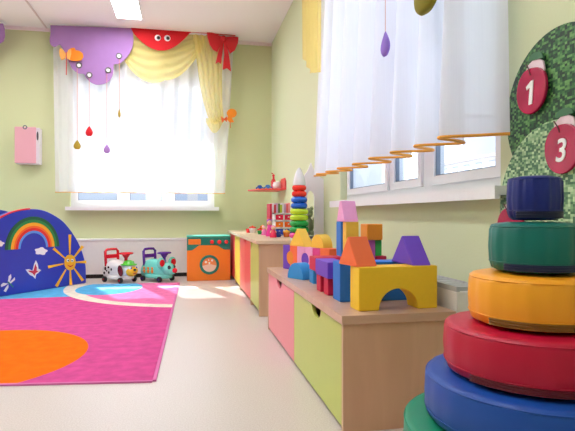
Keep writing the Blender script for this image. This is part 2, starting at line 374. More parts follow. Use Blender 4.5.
# far cabinet row: three units under one top
FX0, FX1, FT = .60, 1.205, .636
t = thing('countertop', 'pale beech worktop over the row of far cabinets, carrying small toys', 'countertop', (.9, 5.6, FT-.03))
MB().box(FX0-.025, 4.215, FT-.03, FX1, 7.14, FT).build('board', wood('beech_pale', (226, 198, 170), (238, 214, 188), .3), t, world=True, bevel=.002)
def unit(y0, y1, doors, label):
    t = thing('cabinet', label, 'cabinet', (.9, (y0+y1)/2, 0), 0, 'far cabinet row'); h = FT-.031
    MB().box(FX0, y0, 0, FX1, y0+.02, h).build('side_panel', M_beechs, t, world=True, bevel=.001)
    MB().box(FX0, y1-.02, 0, FX1, y1, h).build('side_panel', M_beechs, t, world=True, bevel=.001)
    MB().box(FX1-.01, y0+.02, .05, FX1, y1-.02, h).build('back_panel', M_beechs, t, world=True)
    MB().box(FX0+.03, y0+.02, .05, FX1-.011, y1-.02, .065).build('bottom', M_beechs, t, world=True)
    n = len(doors); a = y0+.021; w = (y1-y0-.042)/n
    for k, m in enumerate(doors):
        yy0, yy1 = a+k*w+.002, a+(k+1)*w-.002
        if m is None: continue
        b = MB(); yc = yy1-.05 if k % 2 == 0 else yy0+.05
        b.ext([(FX0-.001, y, z) for y, z in ((yy0, .05), (yy1, .05), (yy1, h-.005), (yc+.04, h-.005), (yc, h-.075), (yc-.04, h-.005), (yy0, h-.005))], (.018, 0, 0))
        b.build('door', m, t, world=True)
    return t
unit(4.23, 4.80, [D_lime], 'far cabinet with lime green front, nearest end of the row')
unit(4.805, 5.76, [D_coral, mat('door_coral_pale', (246, 120, 116), .35)], 'far cabinet with two coral red doors, in the middle of the row')
unit(5.765, 6.38, [D_yel], 'far cabinet with yellow door, beside the toy washing machine front')
unit(6.385, 7.12, [D_red], 'far cabinet with red door, in the back corner beside toy washer')
# ------------------------------------------------------------------ foam blocks
T = NT+.0006
GB = 'foam building blocks on the near cabinet'
def blk(name, mb, m, base, rz, label, cat='block', bevel=.004):
    o = mb.build(name, m, bevel=bevel); o.location = base; o.rotation_euler = (0,0,rz); return tag(o, label, cat, GB)
def boxblk(x, y, z, w, d, h, m, label, rz=0, name='foam_block'):      # x,y = near left corner
    R = Matrix.Rotation(rz, 3, 'Z'); c = Vector((x, y, z))+R @ Vector((w/2, d/2, 0))
    return blk(name, MB().box(-w/2, -d/2, 0, w/2, d/2, h), m, c, rz, label)
def prism(x, y, z, w, d, h, m, label, rz=0, name='foam_triangle', top=0):
    R = Matrix.Rotation(rz, 3, 'Z'); c = Vector((x, y, z))+R @ Vector((w/2, d/2, 0)); b = MB()
    pts = [(-w/2, -d/2, 0), (-w/2, d/2, 0)]+([(-w/2, 0, h)] if not top else [(-w/2, top/2, h), (-w/2, -top/2, h)])
    b.ext(pts, (w, 0, 0)); return blk(name, b, m, c, rz, label)
def halfcyl(x, y, z, r, L, m, label, rz=0, name='foam_half_round'):   # axis along local X, flat side down
    R = Matrix.Rotation(rz, 3, 'Z'); c = Vector((x, y, z))+R @ Vector((L/2, r, 0)); b = MB()
    b.ext([(-L/2, r*math.cos(pi*k/24), 1.22*r*math.sin(pi*k/24)) for k in range(25)], (L, 0, 0)); return blk(name, b, m, c, rz, label, bevel=.003)
def arch(x, y, z, w, d, h, r, m, label, rz=0):
    b = MB(); pts = [(-w/2, 0), (-w/2, h), (w/2, h), (w/2, 0)]+[(r*math.cos(pi*k/24), r*math.sin(pi*k/24)) for k in range(25)]
    b.ext([(a, -d/2, q) for a, q in pts], (0, d, 0)); return blk('foam_arch', b, m, (x+w/2, y+d/2, z), rz, label)
arch(.683, 1.972, T, .352, .10, .178, .087, F_yel, 'large yellow foam arch block at near end of cabinet top', math.radians(2.5))
T2 = T+.1786
boxblk(.675, 2.19, T, .36, .112, .178, F_blue, 'long blue foam block standing behind the yellow arch')
prism(.683, 1.976, T2, .096, .16, .122, F_or, 'orange foam triangle on left end of the yellow arch', math.radians(12))
prism(.93, 1.985, T2, .084, .21, .122, F_pur, 'purple foam triangle on right end of the yellow arch', math.radians(3))
boxblk(.672, 2.375, T, .08, .08, .083, F_red, 'small crimson foam cube, nearer one under the purple block')
boxblk(.668, 2.50, T, .08, .08, .083, F_red, 'small crimson foam cube, farther one under the purple block')
boxblk(.664, 2.355, T+.0836, .10, .235, .08, F_pur, 'purple foam brick resting on two small crimson cubes')
boxblk(.705, 2.80, T, .09, .09, .078, F_lb, 'small light blue foam cube under the long crimson brick')
boxblk(.70, 2.73, T+.0786, .17, .14, .076, F_red, 'crimson foam brick with flat top lying behind purple brick')
halfcyl(.688, 2.975, T, .080, .08, F_lb, 'bright blue foam half round lying on the cabinet top', math.radians(25))
# tower wall, rotated
ra = math.atan2(-.19, .063)+pi/2      # face normal tilts towards the camera
FP = Vector((.697, 3.67, T)); dv = Vector((math.sin(ra)*1, -math.cos(ra), 0)); dv = Vector((.315, -.949, 0)); nv = Vector((.949, .315, 0))
def slab(s0, s1, d, z0, h, m, label, cut=None, name='foam_block'):
    # cut: half round taken out ('a' at low end, 'b' at high end)
    b = MB(); P = lambda s, z: FP+dv*s+Vector((0, 0, z0+z)); R = .047; zc = h*.50; pts = [(s0, 0)]
    if cut in ('b',): pts += [(s1, 0)]+[(s1-R*math.sin(pi*k/14), zc-R*math.cos(pi*k/14)) for k in range(15)]+[(s1, h)]
    else: pts += [(s1, 0), (s1, h)]
    pts += [(s0, h)]
    if cut == 'a': pts += [(s0+R*math.sin(pi*k/14), zc+R*math.cos(pi*k/14)) for k in range(15)]
    b.ext([P(s, z) for s, z in pts], nv*d); o = b.build(name, m, bevel=.003)
    drop_origin(o, FP+dv*(s0+s1)/2+nv*d/2+Vector((0, 0, z0))); return tag(o, label, 'block', GB)
def disc(s, zc, m, label, d=.1):
    b = MB(); b.ext([FP+dv*(s+.0462*math.cos(2*pi*k/28))+Vector((0, 0, zc+.0462*math.sin(2*pi*k/28))) for k in range(28)], nv*d)
    o = b.build('foam_disc', m, bevel=.002); drop_origin(o, FP+dv*s+Vector((0, 0, zc-.046))+nv*d/2); return tag(o, label, 'block', GB)
hw = .172
slab(0, .0985, .1, 0, hw, F_pur, 'purple foam block with half-round cut, far end of the block wall', 'b')
slab(.0995, .198, .1, 0, hw, F_or, 'orange foam block with half-round cut beside the purple one', 'a')
disc(.099, hw*.5, F_amb, 'amber foam disc set between purple and orange cut blocks')
slab(.20, .305, .1, 0, hw, F_pink, 'pink foam block with half-round cut in the block wall', 'b')
slab(.306, .40, .1, 0, hw, F_pink, 'pink foam block right of the purple disc', 'a')
disc(.3055, hw*.5, F_pur, 'purple foam disc set between the two pink cut blocks')
slab(.402, .49, .1, 0, hw-.002, F_mag, 'magenta foam block right of the pink ones')
slab(.492, .60, .08, 0, hw+.004, F_or, 'orange foam block at the right end of the block wall')
FPz = hw+.0006
def wprism(s0, s1, off, d, z0, h, m, label):
    # triangle face along the wall direction, extruded into it
    b = MB(); b.ext([FP+dv*s0+nv*off+Vector((0, 0, z0)), FP+dv*s1+nv*off+Vector((0, 0, z0)), FP+dv*(s0+s1)/2+nv*off+Vector((0, 0, z0+h))], nv*d)
    o = b.build('foam_triangle', m, bevel=.004); drop_origin(o, FP+dv*(s0+s1)/2+nv*(off+d/2)+Vector((0, 0, z0))); return tag(o, label, 'block', GB)
wprism(.09, .31, 0, .072, FPz, .124, F_ly, 'yellow foam triangle on top of the far block wall')
b = MB(); b.ext([FP+dv*(.425+.076*math.cos(pi*k/24))+nv*.02+Vector((0, 0, FPz+.078*1.15*math.sin(pi*k/24))) for k in range(25)], nv*.075)
o = b.build('foam_half_round', F_ly, bevel=.003); drop_origin(o, FP+dv*.425+nv*.057+Vector((0, 0, FPz))); tag(o, 'yellow foam half round on the wall beside the yellow triangle', 'block', GB)
# tall towers
boxblk(.878, 2.735, T, .076, .06, .352, F_ly, 'tall yellow foam pillar under the pink triangle')
boxblk(.868, 2.80, T, .076, .09, .352, F_blue, 'tall blue foam pillar behind the yellow pillar')
prism(.868, 2.735, T+.3526, .084, .15, .118, F_pink, 'pale pink foam wedge crowning the blue and yellow pillars', top=.03)
boxblk(.895, 2.47, T, .055, .08, .262, F_lil, 'lilac foam pillar under the amber cube')
boxblk(.952, 2.47, T, .06, .09, .18, F_red, 'crimson foam block behind the lilac pillar')
boxblk(.952, 2.475, T+.1806, .035, .08, .0814, F_green, 'small green foam block on the crimson one under the amber cube')
boxblk(.898, 2.45, T+.2626, .084, .10, .082, F_amb, 'amber orange foam cube on top of the lilac pillar')
# ------------------------------------------------------------------ soft play poufs
PX, PY = .814, 1.077
hz = .119
lay = [(.372, 'red', (200, 22, 50)), (.352, 'yellow', (250, 170, 34)), (.304, 'green', (10, 140, 104)), (.251, 'blue', (24, 78, 168)), (.205, 'red', (190, 6, 54)), (.147, 'yellow', (252, 168, 36)), (.0995, 'teal', (0, 108, 98)), (.059, 'navy', (16, 34, 118))]
plab = ['widest red round cushion on the floor under the yellow one', 'bottom yellow round cushion just showing under the green one', 'large green round cushion low in the cushion stack', 'large blue vinyl cushion below the red one', 'crimson red round vinyl cushion between blue and yellow ones', 'bright yellow round vinyl cushion below the teal one', 'teal green round vinyl cushion under the small navy one', 'small navy blue round cushion topping the cushion stack']
z = .001
for i, (r_, cn, rgb) in enumerate(lay):
    h = hz if i < 7 else .108
    if i == 3: h = .116
    t = thing('round_cushion', plab[i], 'cushion', (PX, PY, z), .3*i, 'soft play cushion pyramid')
    m = vinyl('%s_%d' % (cn, i), rgb); b = smoothed(MB()); bv = .018 if i < 7 else .014
    prof = [(0.001, .004), (r_*.6, .003), (r_-bv*.8, .004), (r_-bv*.25, .010), (r_, bv+.008), (r_+.002, h*.5), (r_, h-bv), (r_-bv*.3, h-bv*.35), (r_-bv, h-.003), (r_*.6, h-.0008), (.001, h-.0005)]
    n = 96; rings = []
    for rr, zz in prof:
        rings.append([((rr+(.0012*math.sin(11*a)+.001*math.sin(23*a+1) if rr > r_*.9 else 0))*math.cos(a), (rr+(.0012*math.sin(11*a)+.001*math.sin(23*a+1) if rr > r_*.9 else 0))*math.sin(a), zz) for a in [2*pi*k/n for k in range(n)]])
    b.loft(rings); b.build('cover', m, t)
    # piping near the top edge and base
    b = smoothed(MB()); b.tube([((r_-bv*.12)*math.cos(2*pi*k/n), (r_-bv*.12)*math.sin(2*pi*k/n), h-bv*.62) for k in range(n)], .0016, 6, True); b.build('piping', m, t)
    b = smoothed(MB()); b.tube([((r_+.001)*math.cos(2*pi*k/n), (r_+.001)*math.sin(2*pi*k/n), .026) for k in range(n)], .0014, 6, True); b.build('seam', m, t)
    dk = vinyl('zip_%d' % i, tuple(int(c*.55) for c in rgb) if cn not in ('teal',) else (18, 34, 78))
    b = smoothed(MB()); a0 = math.radians(-165)-.3*i; a1 = math.radians(-40)-.3*i
    def zf(u, v): 
        a = a0+(a1-a0)*u; rr = r_+.0022; return (rr*math.cos(a), rr*math.sin(a), .008+v*.016)
    b.grid(zf, 40, 1)
    for q in (.010, .016, .022): b.tube([((r_+.003)*math.cos(a0+(a1-a0)*k/40), (r_+.003)*math.sin(a0+(a1-a0)*k/40), q) for k in range(41)], .0016, 6)
    b.build('zip', dk, t)
    b = MB(); a = math.radians(-150+i*14)-.3*i; b.tube([((r_+.0025)*math.cos(a), (r_+.0025)*math.sin(a), q) for q in (.024, h*.5, h-bv)], .0013, 6); b.build('side_seam', m, t)
    z += h+.0005
# ------------------------------------------------------------------ tree panel on the right wall
XP = XR-.012
t = thing('wall_panel', 'green mosaic tree-shaped board on the right wall carrying number apples', 'wall board', (XR, 1.5, .6))
def circ(cy, cz, r_, n=56): return [(XP, cy+r_*math.cos(2*pi*k/n), cz+r_*math.sin(2*pi*k/n)) for k in range(n)]
M_m1 = mosaic('mosaic_dark', (16, 52, 34), (34, 94, 48), (112, 168, 92), 115); M_m2 = mosaic('mosaic_light', (62, 110, 78), (122, 168, 118), (196, 220, 176), 115)
MB().ext(circ(1.49, 1.205, .272), (.006, 0, 0)).build('upper_crown', M_m1, t, world=True)
b = MB(); b.ext([(x-.0065, y, q) for x, y, q in circ(1.50, .87, .298)], (.006, 0, 0)); b.build('lower_crown', M_m2, t, world=True)
b = MB(); b.box(XP, 1.44, .062, XP+.005, 1.56, .62); b.build('trunk', mat('trunk_brown', (120, 84, 56), .6), t, world=True)
M_apple = mat('apple_red', (182, 20, 72), .25, .45, 9); M_num = mat('number_white', (245, 245, 245), .5)
M_apw = mat('apple_card_white', (238, 214, 222), .5); M_leaf = mat('apple_leaf', (70, 120, 84), .5)
def apple(cy, cz, num, label, rot=0):
    t = thing('number_apple', label, 'wall apple', (XP-.008, cy, cz), 0, 'number apples on the tree board')
    sc = .084; R = Matrix.Rotation(rot, 3, 'X')
    def q(y, z_, x=0): v = R @ Vector((0, y*sc, z_*sc)); v.x = x; return v
    out = []
    for k in range(40):
        a = 2*pi*k/40; rr = 1-.05*math.cos(2*a)-.10*max(0, math.sin(a))**8
        out.append(q(rr*math.cos(a)*.98, rr*math.sin(a)*.96))
    MB().ext(out, (-.012, 0, 0)).build('apple_body', M_apple, t, bevel=.003)
    b = MB(); b.ext([q(.55, .7), q(.38, 1.05), q(.1, 1.22), q(-.3, 1.24), q(-.55, 1.1), q(-.70, .72), q(-.3, .5), q(.3, .5)][::-1], (-.006, 0, 0)); b.build('card', M_apw, t)
    b = MB(); pts = [q(-.12+.46*math.cos(pi*k/12), 1.22+.30*math.sin(pi*k/12), -.001) for k in range(13)]
    b.ext(pts, (-.008, 0, 0)); b.build('leaf', M_leaf, t)
    b = MB(); b.tube([q(.05, .62, -.014), q(.16, .85, -.014), q(.38, 1.1, -.012)], .0022, 6); b.build('stem', mat('stem_brown', (90, 50, 50), .6), t)
    if num == '1':     # bold slanted numeral with a flag
        g1 = [(-.006, -.040), (.012, -.040), (.020, .042), (.007, .042), (-.018, .026), (-.016, .014), (.002, .022)]
        MB().ext([(-.0128, -a, q_-.012) for a, q_ in g1], (-.0026, 0, 0)).build('number', M_num, t)
    elif num:
        cu = bpy.data.curves.new('number', 'FONT'); cu.body = num; cu.size = .104; cu.extrude = .0012; cu.align_x = 'CENTER'; cu.align_y = 'CENTER'; cu.shear = .15; cu.offset = .0014
        tmp = bpy.data.objects.new('tmp', cu); COL.objects.link(tmp); dg = bpy.context.evaluated_depsgraph_get(); me = bpy.data.meshes.new_from_object(tmp.evaluated_get(dg)); bpy.data.objects.remove(tmp)
        me.transform(Matrix(((0, 0, -1, 0), (-1, 0, 0, 0), (0, 1, 0, 0), (0, 0, 0, 1))))     # faces -X
        me.transform(Matrix.Translation((-.0140, .0, -.012)) @ Matrix.Rotation(rot*.4, 4, 'X'))
        me.materials.clear(); me.materials.append(M_num)
        o = bpy.data.objects.new('number', me); COL.objects.link(o); o.parent = t
    return t
apple(1.600, 1.292, '1', 'red apple plate with white number 1 on the tree board', .12)
apple(1.450, 1.068, '3', 'red apple plate with white number 3 on the tree board', .0)
apple(1.72, .80, None, 'red apple plate low on board half hidden behind navy cushion', .0)
# ------------------------------------------------------------------ sheer curtains
M_sheer = sheer('sheer_white', (244, 244, 248), .78, .38); M_hem = mat('hem_orange', (240, 166, 60), .6)
cx0, cx1 = ony(54.5, 190, 7.17).x, ony(224.5, 190, 7.17).x
t = thing('sheer_curtain', 'white sheer curtain with thin orange hem over the back window', 'curtain', ((cx0+cx1)/2, 7.19, 1.15))
def backf(x, z_):
    k = (3.3-z_)/2.15; return 7.212+(.022+.012*k)*math.sin(x*33+.6*math.sin(x*5))+.008*math.sin(x*71)
b = smoothed(MB()); b.grid(lambda u, v: (cx0+(cx1-cx0)*u+.02*(1-v)*math.sin(u*9)+.13*v*u-.03*v*(1-u), backf(cx0+(cx1-cx0)*u, 1.155+v*2.14), 1.155+v*2.14), 420, 24); b.build('fabric', M_sheer, t, world=True)
b = smoothed(MB()); b.tube([(cx0+(cx1-cx0)*u/300+.02*math.sin(u/300*9), backf(cx0+(cx1-cx0)*u/300, 1.155), 1.153) for u in range(301)], .005, 5); b.build('hem', M_hem, t, world=True)
# right curtain: deep folds measured along its hem
hp = [(1.183, 1.70), (1.09, 1.76), (.971, 1.845), (1.143, 1.954), (.985, 2.084), (1.135, 2.21), (.972, 2.32), (1.142, 2.46), (.962, 2.59), (1.145, 2.74), (.975, 2.90), (1.12, 3.05), (.965, 3.18), (1.10, 3.30), (.96, 3.44), (1.08, 3.55), (.95, 3.66), (1.04, 3.74), (.975, 3.84)]
def cat(P, s):
    n = len(P)-1; f = min(s*n, n-1e-6); i = int(f); f -= i
    p0, p1, p2, p3 = P[max(i-1, 0)], P[i], P[i+1], P[min(i+2, n)]
    return [(.5*((2*p1[k])+(-p0[k]+p2[k])*f+(2*p0[k]-5*p1[k]+4*p2[k]-p3[k])*f*f+(-p0[k]+3*p1[k]-3*p2[k]+p3[k])*f**3)) for k in range(len(p0))]
M_sheer2 = sheer('sheer_white_side', (244, 246, 255), .86, .45)
t = thing('sheer_curtain', 'white sheer curtain with wavy orange hem over the right window', 'curtain', (1.09, 2.8, 1.15))
def rf(u, v):
    x, y = cat(hp, u); k = 1-.62*v; z_ = 1.155+v*2.14
    return (1.10+(x-1.06)*k-.04*(1-v), y, z_)
b = smoothed(MB()); b.grid(rf, 360, 20); b.build('fabric', M_sheer2, t, world=True)
b = smoothed(MB()); b.tube([rf(u/360, -.001) for u in range(361)], .0065, 6); b.build('hem', M_hem, t, world=True)
# curtain over left window (outside the frame) only a valance edge shows
M_purp = mat('felt_purple', (164, 122, 182), .9, .10, 6, .2); M_redf = mat('felt_red', (214, 22, 34), .85, .06, 10, .2)
YV = 7.105
def vp(px, py, Y=YV): return ony(px, py, Y)
t = thing('valance', 'scalloped purple and red felt valance above the back window', 'valance', (-.7, YV, 3.0))
out = [(50.3, 25), (131.5, 28.2), (133, 34), (133.2, 43), (131, 51), (125.5, 58.5), (119.5, 63.4), (114.1, 64.2), (113.6, 68.8), (111.9, 76.9), (106.8, 82.6), (98.7, 84.8), (92.2, 83.2), (86.7, 78.5), (83.6, 73.9), (78.3, 73.3), (72.6, 69), (69, 62.3), (66, 54), (63, 49), (59.6, 44.6), (54.8, 46.8), (50.8, 44.6), (49.5, 40), (50.5, 33)]
def smooth_loop(P, n=4):
    R = []; N = len(P)
    for i in range(N):
        p0, p1, p2, p3 = P[i-1], P[i], P[(i+1) % N], P[(i+2) % N]
        for k in range(n):
            f = k/n; R.append(tuple(.5*((2*p1[j])+(-p0[j]+p2[j])*f+(2*p0[j]-5*p1[j]+4*p2[j]-p3[j])*f*f+(-p0[j]+3*p1[j]-3*p2[j]+p3[j])*f**3) for j in (0, 1)))
    return R
top = out[:2]; rest = out[1:]+[out[0]]
body = [out[0]]+[tuple(cat(out[1:], i/90)) for i in range(91)]
purple = MB().ext([vp(*q) for q in body], (0, .012, 0)).build('purple_panel', M_purp, t, world=True, bevel=.003)
M_eyel = mat('eyelet_metal', (92, 94, 84), .5)
for q in ((79, 65.3), (89.3, 75), (108.2, 70.2), (119, 56)):
    c_ = vp(*q, YV-.004); Rm = Matrix.Rotation(pi/2, 3, 'X')
    b = MB(); b.tube([c_+Vector((.032*math.cos(2*pi*k/20), 0, .032*math.sin(2*pi*k/20))) for k in range(20)], .009, 6, True); e_ = b.build('eyelet', M_eyel, purple, world=True)
    MB().ext([c_+Vector((.030*math.cos(2*pi*k/20), .002, .030*math.sin(2*pi*k/20))) for k in range(20)], (0, -.004, 0)).build('eyelet_centre', M_white, purple, world=True)
b = MB(); band = [(131, 27.4), (236, 33.2), (235.5, 35.8), (191.5, 32.2)]
sc_ = [(191.5-60*k/30, 30+20.5*math.sin(pi*k/30)**.85*(1)) for k in range(1, 30)]
b.ext([vp(*q, YV-.016) for q in band+sc_+[(131.5, 29)]], (0, .012, 0)); redp = b.build('red_panel', M_redf, t, world=True, bevel=.003)
b = MB()
for k0, k1 in ((.9, .94),):
    pass
for q in ((157.8, 37.8), (167.3, 38.2)):
    c_ = vp(*q, YV-.018); b = MB(); b.ell(c_, .042, .016, .042); ey = b.build('googly_eye', M_white, redp, world=True)
    MB().ell(c_+Vector((.008, -.012, -.004)), .024, .009, .024).build('pupil', plas('black', (14, 14, 16)), redp, world=True)
# bow
M_bow = mat('satin_red', (206, 16, 30), .45, .1, 8, .2)
c0 = vp(223.5, 38.8, YV-.05)
bk_ = MB(); bk_.ell(c0, .045, .035, .045); bw = bk_.build('bow_knot', M_bow, t, world=True)
def bowpart(pts, y0, name):
    b = MB(); P = [vp(*q, YV-.05+y0) for q in pts]; b.ext(P, (0, .022, 0)); b.build(name, M_bow, bw, world=True, bevel=.007, seg=3)
bowpart([(222.5, 36.8), (217, 34), (211, 32), (206.8, 32.2), (207.5, 37), (209.5, 44), (213, 49.5), (217.4, 52), (219.5, 47), (222.5, 41)], .0, 'bow_loop')
bowpart([(224.8, 36.8), (229, 36.5), (234, 36.2), (238.6, 37), (238, 43), (235, 50), (230, 53.5), (227.5, 48), (224.8, 41)], .0, 'bow_loop')
bowpart([(221.2, 41), (223.6, 42), (222.6, 52), (221, 64), (218.6, 61.8), (215.4, 63.8), (218.2, 52)], .014, 'bow_tail')
bowpart([(223.6, 41), (225.8, 41), (229, 54), (231.2, 71.4), (227, 68), (222.7, 69.5), (224.2, 54)], .014, 'bow_tail')
# swag
M_yel = sheer('organza_yellow', (255, 238, 146), .60, .5)
t = thing('swag_curtain', 'yellow organza swag and side drape under the red valance', 'curtain', (0, 7.13, 2.4))
def swf(u, v):
    x = 122+(208-122)*u; sag = math.sin(pi*u)**.75
    yt = 29.5+4*u; yb_ = 29.5+4*u+ (24 if u < .5 else 0)*(1-2*u if u < .5 else 0)+49*sag
    yy = yt+(yb_-yt)*v; p_ = vp(x, yy, 7.14); p_.y = 7.140+.010*math.sin(v*34+u*3)*(.4+sag); return p_
b = smoothed(MB()); b.grid(swf, 60, 90); b.build('swag', M_yel, t, world=True)
def drf(u, v):
    L = cat([(191.5, 34), (196.5, 60), (200, 85), (205, 108), (212, 124), (221, 121)], v); R_ = cat([(219, 35.5), (222, 60), (222, 85), (222.6, 105), (223.5, 116), (224, 119)], v)
    x = L[0]+(R_[0]-L[0])*u; yy = L[1]+(R_[1]-L[1])*u; p_ = vp(x, yy, 7.11); p_.y = 7.125+.012*math.sin(u*30); return p_
b = smoothed(MB()); b.grid(drf, 80, 40); b.build('side_drape', M_yel, t, world=True)
b = smoothed(MB()); b.grid(lambda u, v: (lambda q: Vector((q.x, 7.135+.01*math.sin(u*20), q.z)))(vp(206+18*u, 118+(4+11*math.sin(pi*min(1, u*1.05)))*v, 7.13)), 30, 8); b.build('pouch', M_yel, t, world=True)
# tieback ornaments
def felt(name, px_pts, Y, m, root, d=.015): return MB().ext([ony(a, b_, Y) for a, b_ in px_pts], (0, d, 0)).build(name, m, root, world=True, bevel=.003)
M_orf = mat('felt_orange', (240, 140, 30), .8, .12, 12, .2); M_orl = mat('organza_orange', (250, 180, 90), .7, .1, 12)
def blob(cx, cy, rx, ry, n=20): return [(cx+rx*math.cos(2*pi*k/n), cy+ry*math.sin(2*pi*k/n)) for k in range(n)]
t = thing('tieback', 'orange felt fish tieback holding the yellow drape at the window right edge', 'tieback', vp(229, 117, 7.07))
felt('felt_body', blob(231.8, 113.2, 5, 4.5), 7.07, M_orf, t); felt('felt_tail', [(228.5, 115), (232, 118), (234, 122), (230, 122.5), (226.5, 119)], 7.075, M_orf, t)
felt('ribbon_bow', [(221, 116), (224, 118.5), (227, 116), (227, 122), (224.5, 120), (222, 123)], 7.055, mat('ribbon_orange', (226, 90, 30), .6), t); MB().tube([vp(230, 121, 7.07), vp(230.6, 128, 7.07)], .005, 6).build('ribbon', MATS['ribbon_orange'], t, world=True)
t = thing('butterfly_ornament', 'orange felt mitten shape with organza butterfly pinned to purple valance', 'ornament', vp(70, 55, 7.06))
felt('felt_body', [(69, 53), (68.5, 49.5), (71, 48), (74.5, 47.5), (75.5, 50), (79, 50.5), (82.5, 53), (83.4, 56.5), (81.5, 60), (77, 61), (71, 60.5), (66.5, 58)], 7.06, M_orf, t)
felt('wing', [(66.2, 54), (63, 49.5), (60, 47.5), (59, 51), (59.5, 56), (61.5, 60), (65, 58.5)], 7.045, M_orl, t); felt('wing', [(66.2, 54), (68.5, 49.5), (71, 49), (71, 54), (69.5, 60), (66.8, 58)], 7.04, M_orl, t)
MB().tube([vp(66.3, 52, 7.03), vp(66.5, 60, 7.03), vp(66.3, 75, 7.04)], .006, 6).build('ribbon', mat('ribbon_red', (206, 70, 70), .6), t, world=True)
# felt drops on threads
def drop(px, y0, y1, ys, Y, rgb, label, cname, wdt=.05, th=.02, X=None, rz=0):
    f = (lambda a, b_: ony(a, b_, Y)) if X is None else (lambda a, b_: onx(a, b_, X))
    a, b_, s_ = f(px, y0), f(px, y1), f(px, ys); h = a.z-b_.z
    t = thing('felt_drop', label, 'ornament', b_, rz, 'hanging felt raindrops')
    m = smoothed(MB()); rings = []
    for i in range(1, 14):
        q = i/14; w = wdt*(math.sin(pi*q**.72))*(1-.25*q); rings.append([(w*math.cos(2*pi*k/14), th*math.sin(pi*q**.72)*math.sin(2*pi*k/14), h*q) for k in range(14)])
    m.loft(rings); m.build('drop', mat('felt_'+cname, rgb, .8, .1, 20), t)
    MB().tube([(0, 0, h*.9), (0, 0, s_.z-b_.z)], .0034 if X is None else .0016, 5).build('thread', mat('thread', (214, 140, 110), .8), t)
drop(77.2, 139.5, 150, 68, 7.06, (172, 146, 40), 'olive felt raindrop hanging lowest left before the back curtain', 'olive')
drop(89.2, 125.5, 136.8, 78, 7.06, (226, 20, 44), 'red felt raindrop hanging before the back curtain', 'red')
drop(106.8, 143.5, 154, 73, 7.06, (176, 132, 206), 'lilac felt raindrop hanging before the back curtain', 'lilac')
drop(119.3, 108, 118, 59, 7.06, (172, 146, 40), 'small olive felt raindrop seen edge-on, highest of the back ones', 'olive', .018, .05)
# things before the right curtain
drop(385.3, 30, 57.5, 0, None, (142, 112, 206), 'violet felt raindrop hanging before the right curtain', 'violet', .018, .05, X=.985)
drop(426.5, -40, 15.5, -80, None, (132, 124, 10), 'olive felt raindrop at top edge before the right curtain', 'olive_dark', .03, .105, X=.96)
t = thing('swag_curtain', 'pleated yellow organza tail at the left edge of the right curtain', 'curtain', (1.0, 3.8, 2.5))
def yr(u, v):
    L, Rr = 303.0+.8*v, 320.5-.9*v
    low = 57+17*min(1, u*1.9) if u < .55 else 74-2*u
    q = onx(L+(Rr-L)*u, -60+(low+60)*v, 1.0); q.x = 1.0-.02*math.sin(u*26); return q
b = smoothed(MB()); b.grid(yr, 60, 20); b.build('drape', sheer('organza_yellow_side', (255, 236, 156), .78, .5), t, world=True)
# sliver of the neighbouring valance at the left edge
t = thing('valance', 'edge of another purple felt valance at the left frame edge', 'valance', (-2.6, YV, 3.1))
MB().ext([vp(*q) for q in [(-50, 21), (3, 23.5), (4.6, 29), (4.9, 36), (3.5, 41), (0, 43.5), (-4, 42), (-8, 50), (-20, 62), (-36, 66), (-50, 60)]], (0, .012, 0)).build('purple_panel', M_purp, t, world=True, bevel=.003)
t = thing('sheer_curtain', 'sheer curtain outside the left edge of the picture', 'curtain', (-3.1, 7.19, 1.15))
smoothed(b := MB()).grid(lambda u, v: (-4.28+1.5*u, 7.212+.03*math.sin(u*60), 1.155+2.14*v), 240, 6); b.build('fabric', M_sheer, t, world=True)
# rails
t = thing('curtain_rail', 'white curtain rail along the ceiling above the back window', 'curtain rail', (-.7, 7.16, ZC))
MB().box(cx0-.05, YV+.016, ZC-.02, cx1+.12, 7.235, ZC-.001).build('rail', M_white, t, world=True)
t = thing('curtain_rail', 'white curtain rail along ceiling above the right window', 'curtain rail', (1.08, 2.8, ZC))
MB().box(1.0, 1.65, ZC-.028, 1.19, 4.0, ZC-.001).build('rail', M_white, t, world=True)
t = thing('curtain_rail', 'curtain rail outside the left edge of the picture', 'curtain rail', (-3.1, 7.16, ZC))
MB().box(-4.28, YV+.016, ZC-.02, -2.30, 7.235, ZC-.001).build('rail', M_white, t, world=True)
# ------------------------------------------------------------------ wall dispenser
q0, q1 = ony(14.8, 127, 7.22), ony(39.5, 165, 7.22)
t = thing('wall_dispenser', 'pink fronted white box mounted on the back wall left of window', 'dispenser', (q0.x+.15, YB, q1.z))
MB().box(q0.x+.01, 7.22, q1.z+.01, q1.x, YB-.001, q0.z).build('case', mat('case_grey', (226, 220, 226), .4), t, world=True, bevel=.01)
fx1 = ony(36, 150, 7.21).x
MB().box(q0.x, 7.205, q1.z+.02, fx1, 7.22, q0.z+.005).build('front', mat('front_pink', (232, 172, 186), .3, .04, 3), t, world=True, bevel=.006)
c_ = ony(25, 127.2, 7.2); MB().tube([c_+Vector((.022*math.cos(2*pi*k/16), 0, .022*math.sin(2*pi*k/16))) for k in range(16)], .006, 6, True).build('lock', mat('lock_dark', (96, 110, 130), .4), t, world=True)
c_ = ony(37.6, 136, 7.215); MB().ell(c_, .012, .006, .06).build('slot', mat('slot_dark', (70, 66, 74), .5), t, world=True)
